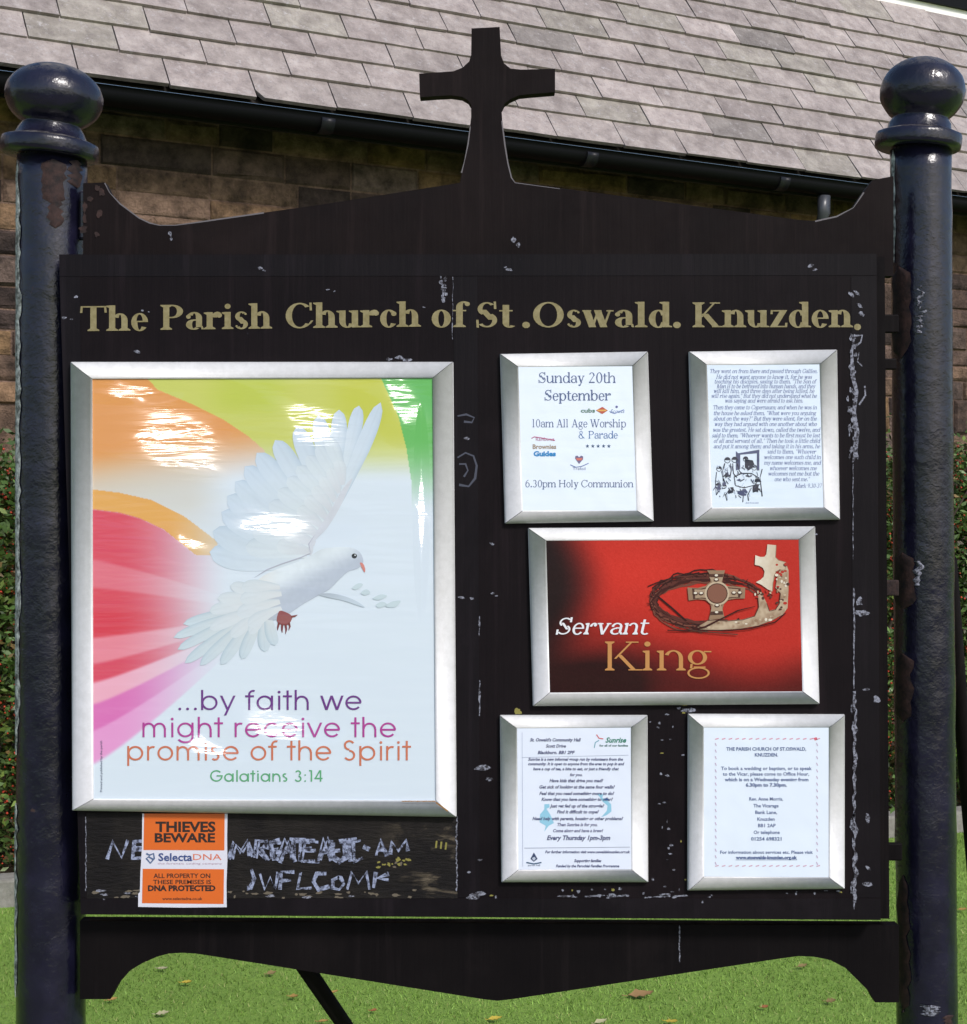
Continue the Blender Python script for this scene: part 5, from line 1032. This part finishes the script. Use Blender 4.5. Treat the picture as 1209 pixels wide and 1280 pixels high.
stroke(kc, [c3(*q) for q in ((700,402),(760,397),(800,402),(870,397),(918,382),(934,345),(930,302))], .9, yk-.00015, DK); stroke(kc, [c3(*q) for q in ((966,332),(976,362),(1000,357),(1016,332),(1020,292))], .9, yk-.00015, DK)
cross = [(728,200),(800,200),(795,215),(788,245),(795,262),(812,262),(845,265),(880,268),(878,312),(845,312),(812,318),(795,335),(790,355),(798,392),(735,395),(745,355),(742,335),(722,318),(690,315),(655,320),(650,268),(690,270),(722,262),(742,245),(738,215)]
poly(kc, [c3(*q) for q in cross], yk-.0003, col=G2); cc_ = c3(765,292)
poly(kc, [((c3(*q)[0]-cc_[0])*.84+cc_[0], (c3(*q)[1]-cc_[1])*.84+cc_[1]) for q in cross], yk-.0004, col=DK)
poly(kc, [((c3(*q)[0]-cc_[0])*.76+cc_[0], (c3(*q)[1]-cc_[1])*.70+cc_[1]) for q in cross], yk-.0005, col=lin(170,146,122,k=.85))
poly(kc, ellipse(*c3(768,292), 15.5, 15, 24), yk-.0006, col=G1); poly(kc, ellipse(*c3(768,292), 13.2, 12.8, 24), yk-.0007, col=DK); poly(kc, ellipse(*c3(768,292), 12, 11.6, 24), yk-.0008, col=lin(136,92,76,k=.82))
for (bx_, by_) in ((765,222),(765,238),(835,290),(858,290),(682,292),(705,292),(768,340),(766,368)): poly(kc, ellipse(*c3(bx_,by_), 3.4, 2.4, 9), yk-.0009, col=DK); poly(kc, ellipse(*c3(bx_,by_-2), 2.2, 1.4, 9), yk-.001, col=WH)
stroke(kc, [c3(*q) for q in ((570,438),(650,440),(720,425),(800,385),(850,360),(920,343))], [1,2,2.2,2,1.6,.8], yk-.0011, TB, jit=.3); stroke(kc, [c3(*q) for q in ((600,420),(680,440),(760,448),(850,455))], 1.3, yk-.0012, DK, jit=.3); stroke(kc, [c3(*q) for q in ((690,437),(800,441),(900,432),(1000,405),(1040,370))], 1.4, yk-.0012, lin(46,18,20))
kc.build('crown_picture', M_p4, p4)
tk = MB(); text(tk, 'Servant', 694, 809, 793, 31, yt-.0006, serif, .088, .05, shear=.24, col=lin(232,232,238,k=.86)); text(tk, 'King', 753, 890, 838, 54, yt-.0006, serif, .078, .03, col=lin(196,140,84,k=.85))
tk.build('lettering', M_p4, p4)
# screw, rust stain and knock on the big frame's lower rail belong to that rail
rl = [o for o in FR1.children if o.name.startswith('rail')][2]
m = MB(); lathe(m, [(.003,0),(.003,.0015),(.0015,.002)], Vector(at(325,1008,y1-.0155)), (0,-1,0), 14); m.build('screw', simple('dark_screw', (.02,.02,.02), .4), rl, True)
m = MB(); k = (D+y1)/F
for i in range(16): blob(m, 543-i*2.6, 1001.5, 2.2, .55, y1-.0075-1e-5*i)
stroke(m, [(545,1003),(552,1008),(560,1014)], 1.6, y1-.0174); m.build('rust_stain', simple('orange_rust_stain', (.30,.15,.04), .8, .2), rl)

# ------------------------------------------------------------------ sticker
ys = YF+.0002; SR = thing('warning_sticker', at(228,1134,ys), 'orange and white thieves beware warning sticker under the dove poster frame', 'sticker')
M_st = film('sticker_print', attr=True, streak=.4, dist=.001, rough=.3)
sh = MB(); W_ = lin(222,222,236,k=.86); OR = lin(238,112,30,k=.74)
poly(sh, [(178,1017),(284.6,1017),(284,1045),(284.4,1075),(283.2,1105),(283.5,1134),(228,1134.5),(172.8,1133.6),(173,1117),(175,1115),(175.6,1090),(177.5,1060)], ys, col=W_, grid=8)
sh_o = sh.build('sheet', M_st, SR)
pr = MB(); poly(pr, [(180.3,1017),(281,1017),(280.6,1063),(179.4,1062.5)], ys-.0002, col=OR); poly(pr, [(178.5,1086),(280.2,1086.5),(279.6,1130),(177.6,1129)], ys-.0002, col=OR); pr.build('orange_panel', M_st, sh_o)
tt = MB(); BK = lin(40,22,20); y_ = ys-.0003
btext(tt, 'THIEVES', 194.5, 269.5, 1039.5, 17.5, y_, BK, bold=.035, res=3); btext(tt, 'BEWARE', 193.5, 269, 1052.5, 15.5, y_, BK, bold=.035, res=3)
btext(tt, 'Selecta', 198, 240.5, 1076, 13.5, y_, lin(62,82,140,k=.8), bold=.025); btext(tt, 'DNA', 241.5, 277, 1075, 11, y_, lin(222,120,90,k=.85), bold=.0)
btext(tt, 'the forensic coding company', 197, 278, 1080.5, 3.4, y_, lin(190,160,180,k=.85)); stroke(tt, [(183,1067),(187,1069),(192,1067),(193,1073),(188,1079),(183,1073),(186,1071),(191,1074)], 2.2, y_, lin(88,110,150,k=.8))
btext(tt, 'ALL PROPERTY ON', 192, 263, 1097.5, 8, y_, BK, bold=.02); btext(tt, 'THESE PREMISES IS', 191.5, 264, 1105, 7.5, y_, BK, bold=.02); btext(tt, 'DNA PROTECTED', 185, 269.5, 1113.5, 9.5, y_, BK, bold=.05); btext(tt, 'www.selectadna.co.uk', 203, 253, 1125, 5, y_, BK, bold=.02)
tt.build('lettering', M_st, sh_o)
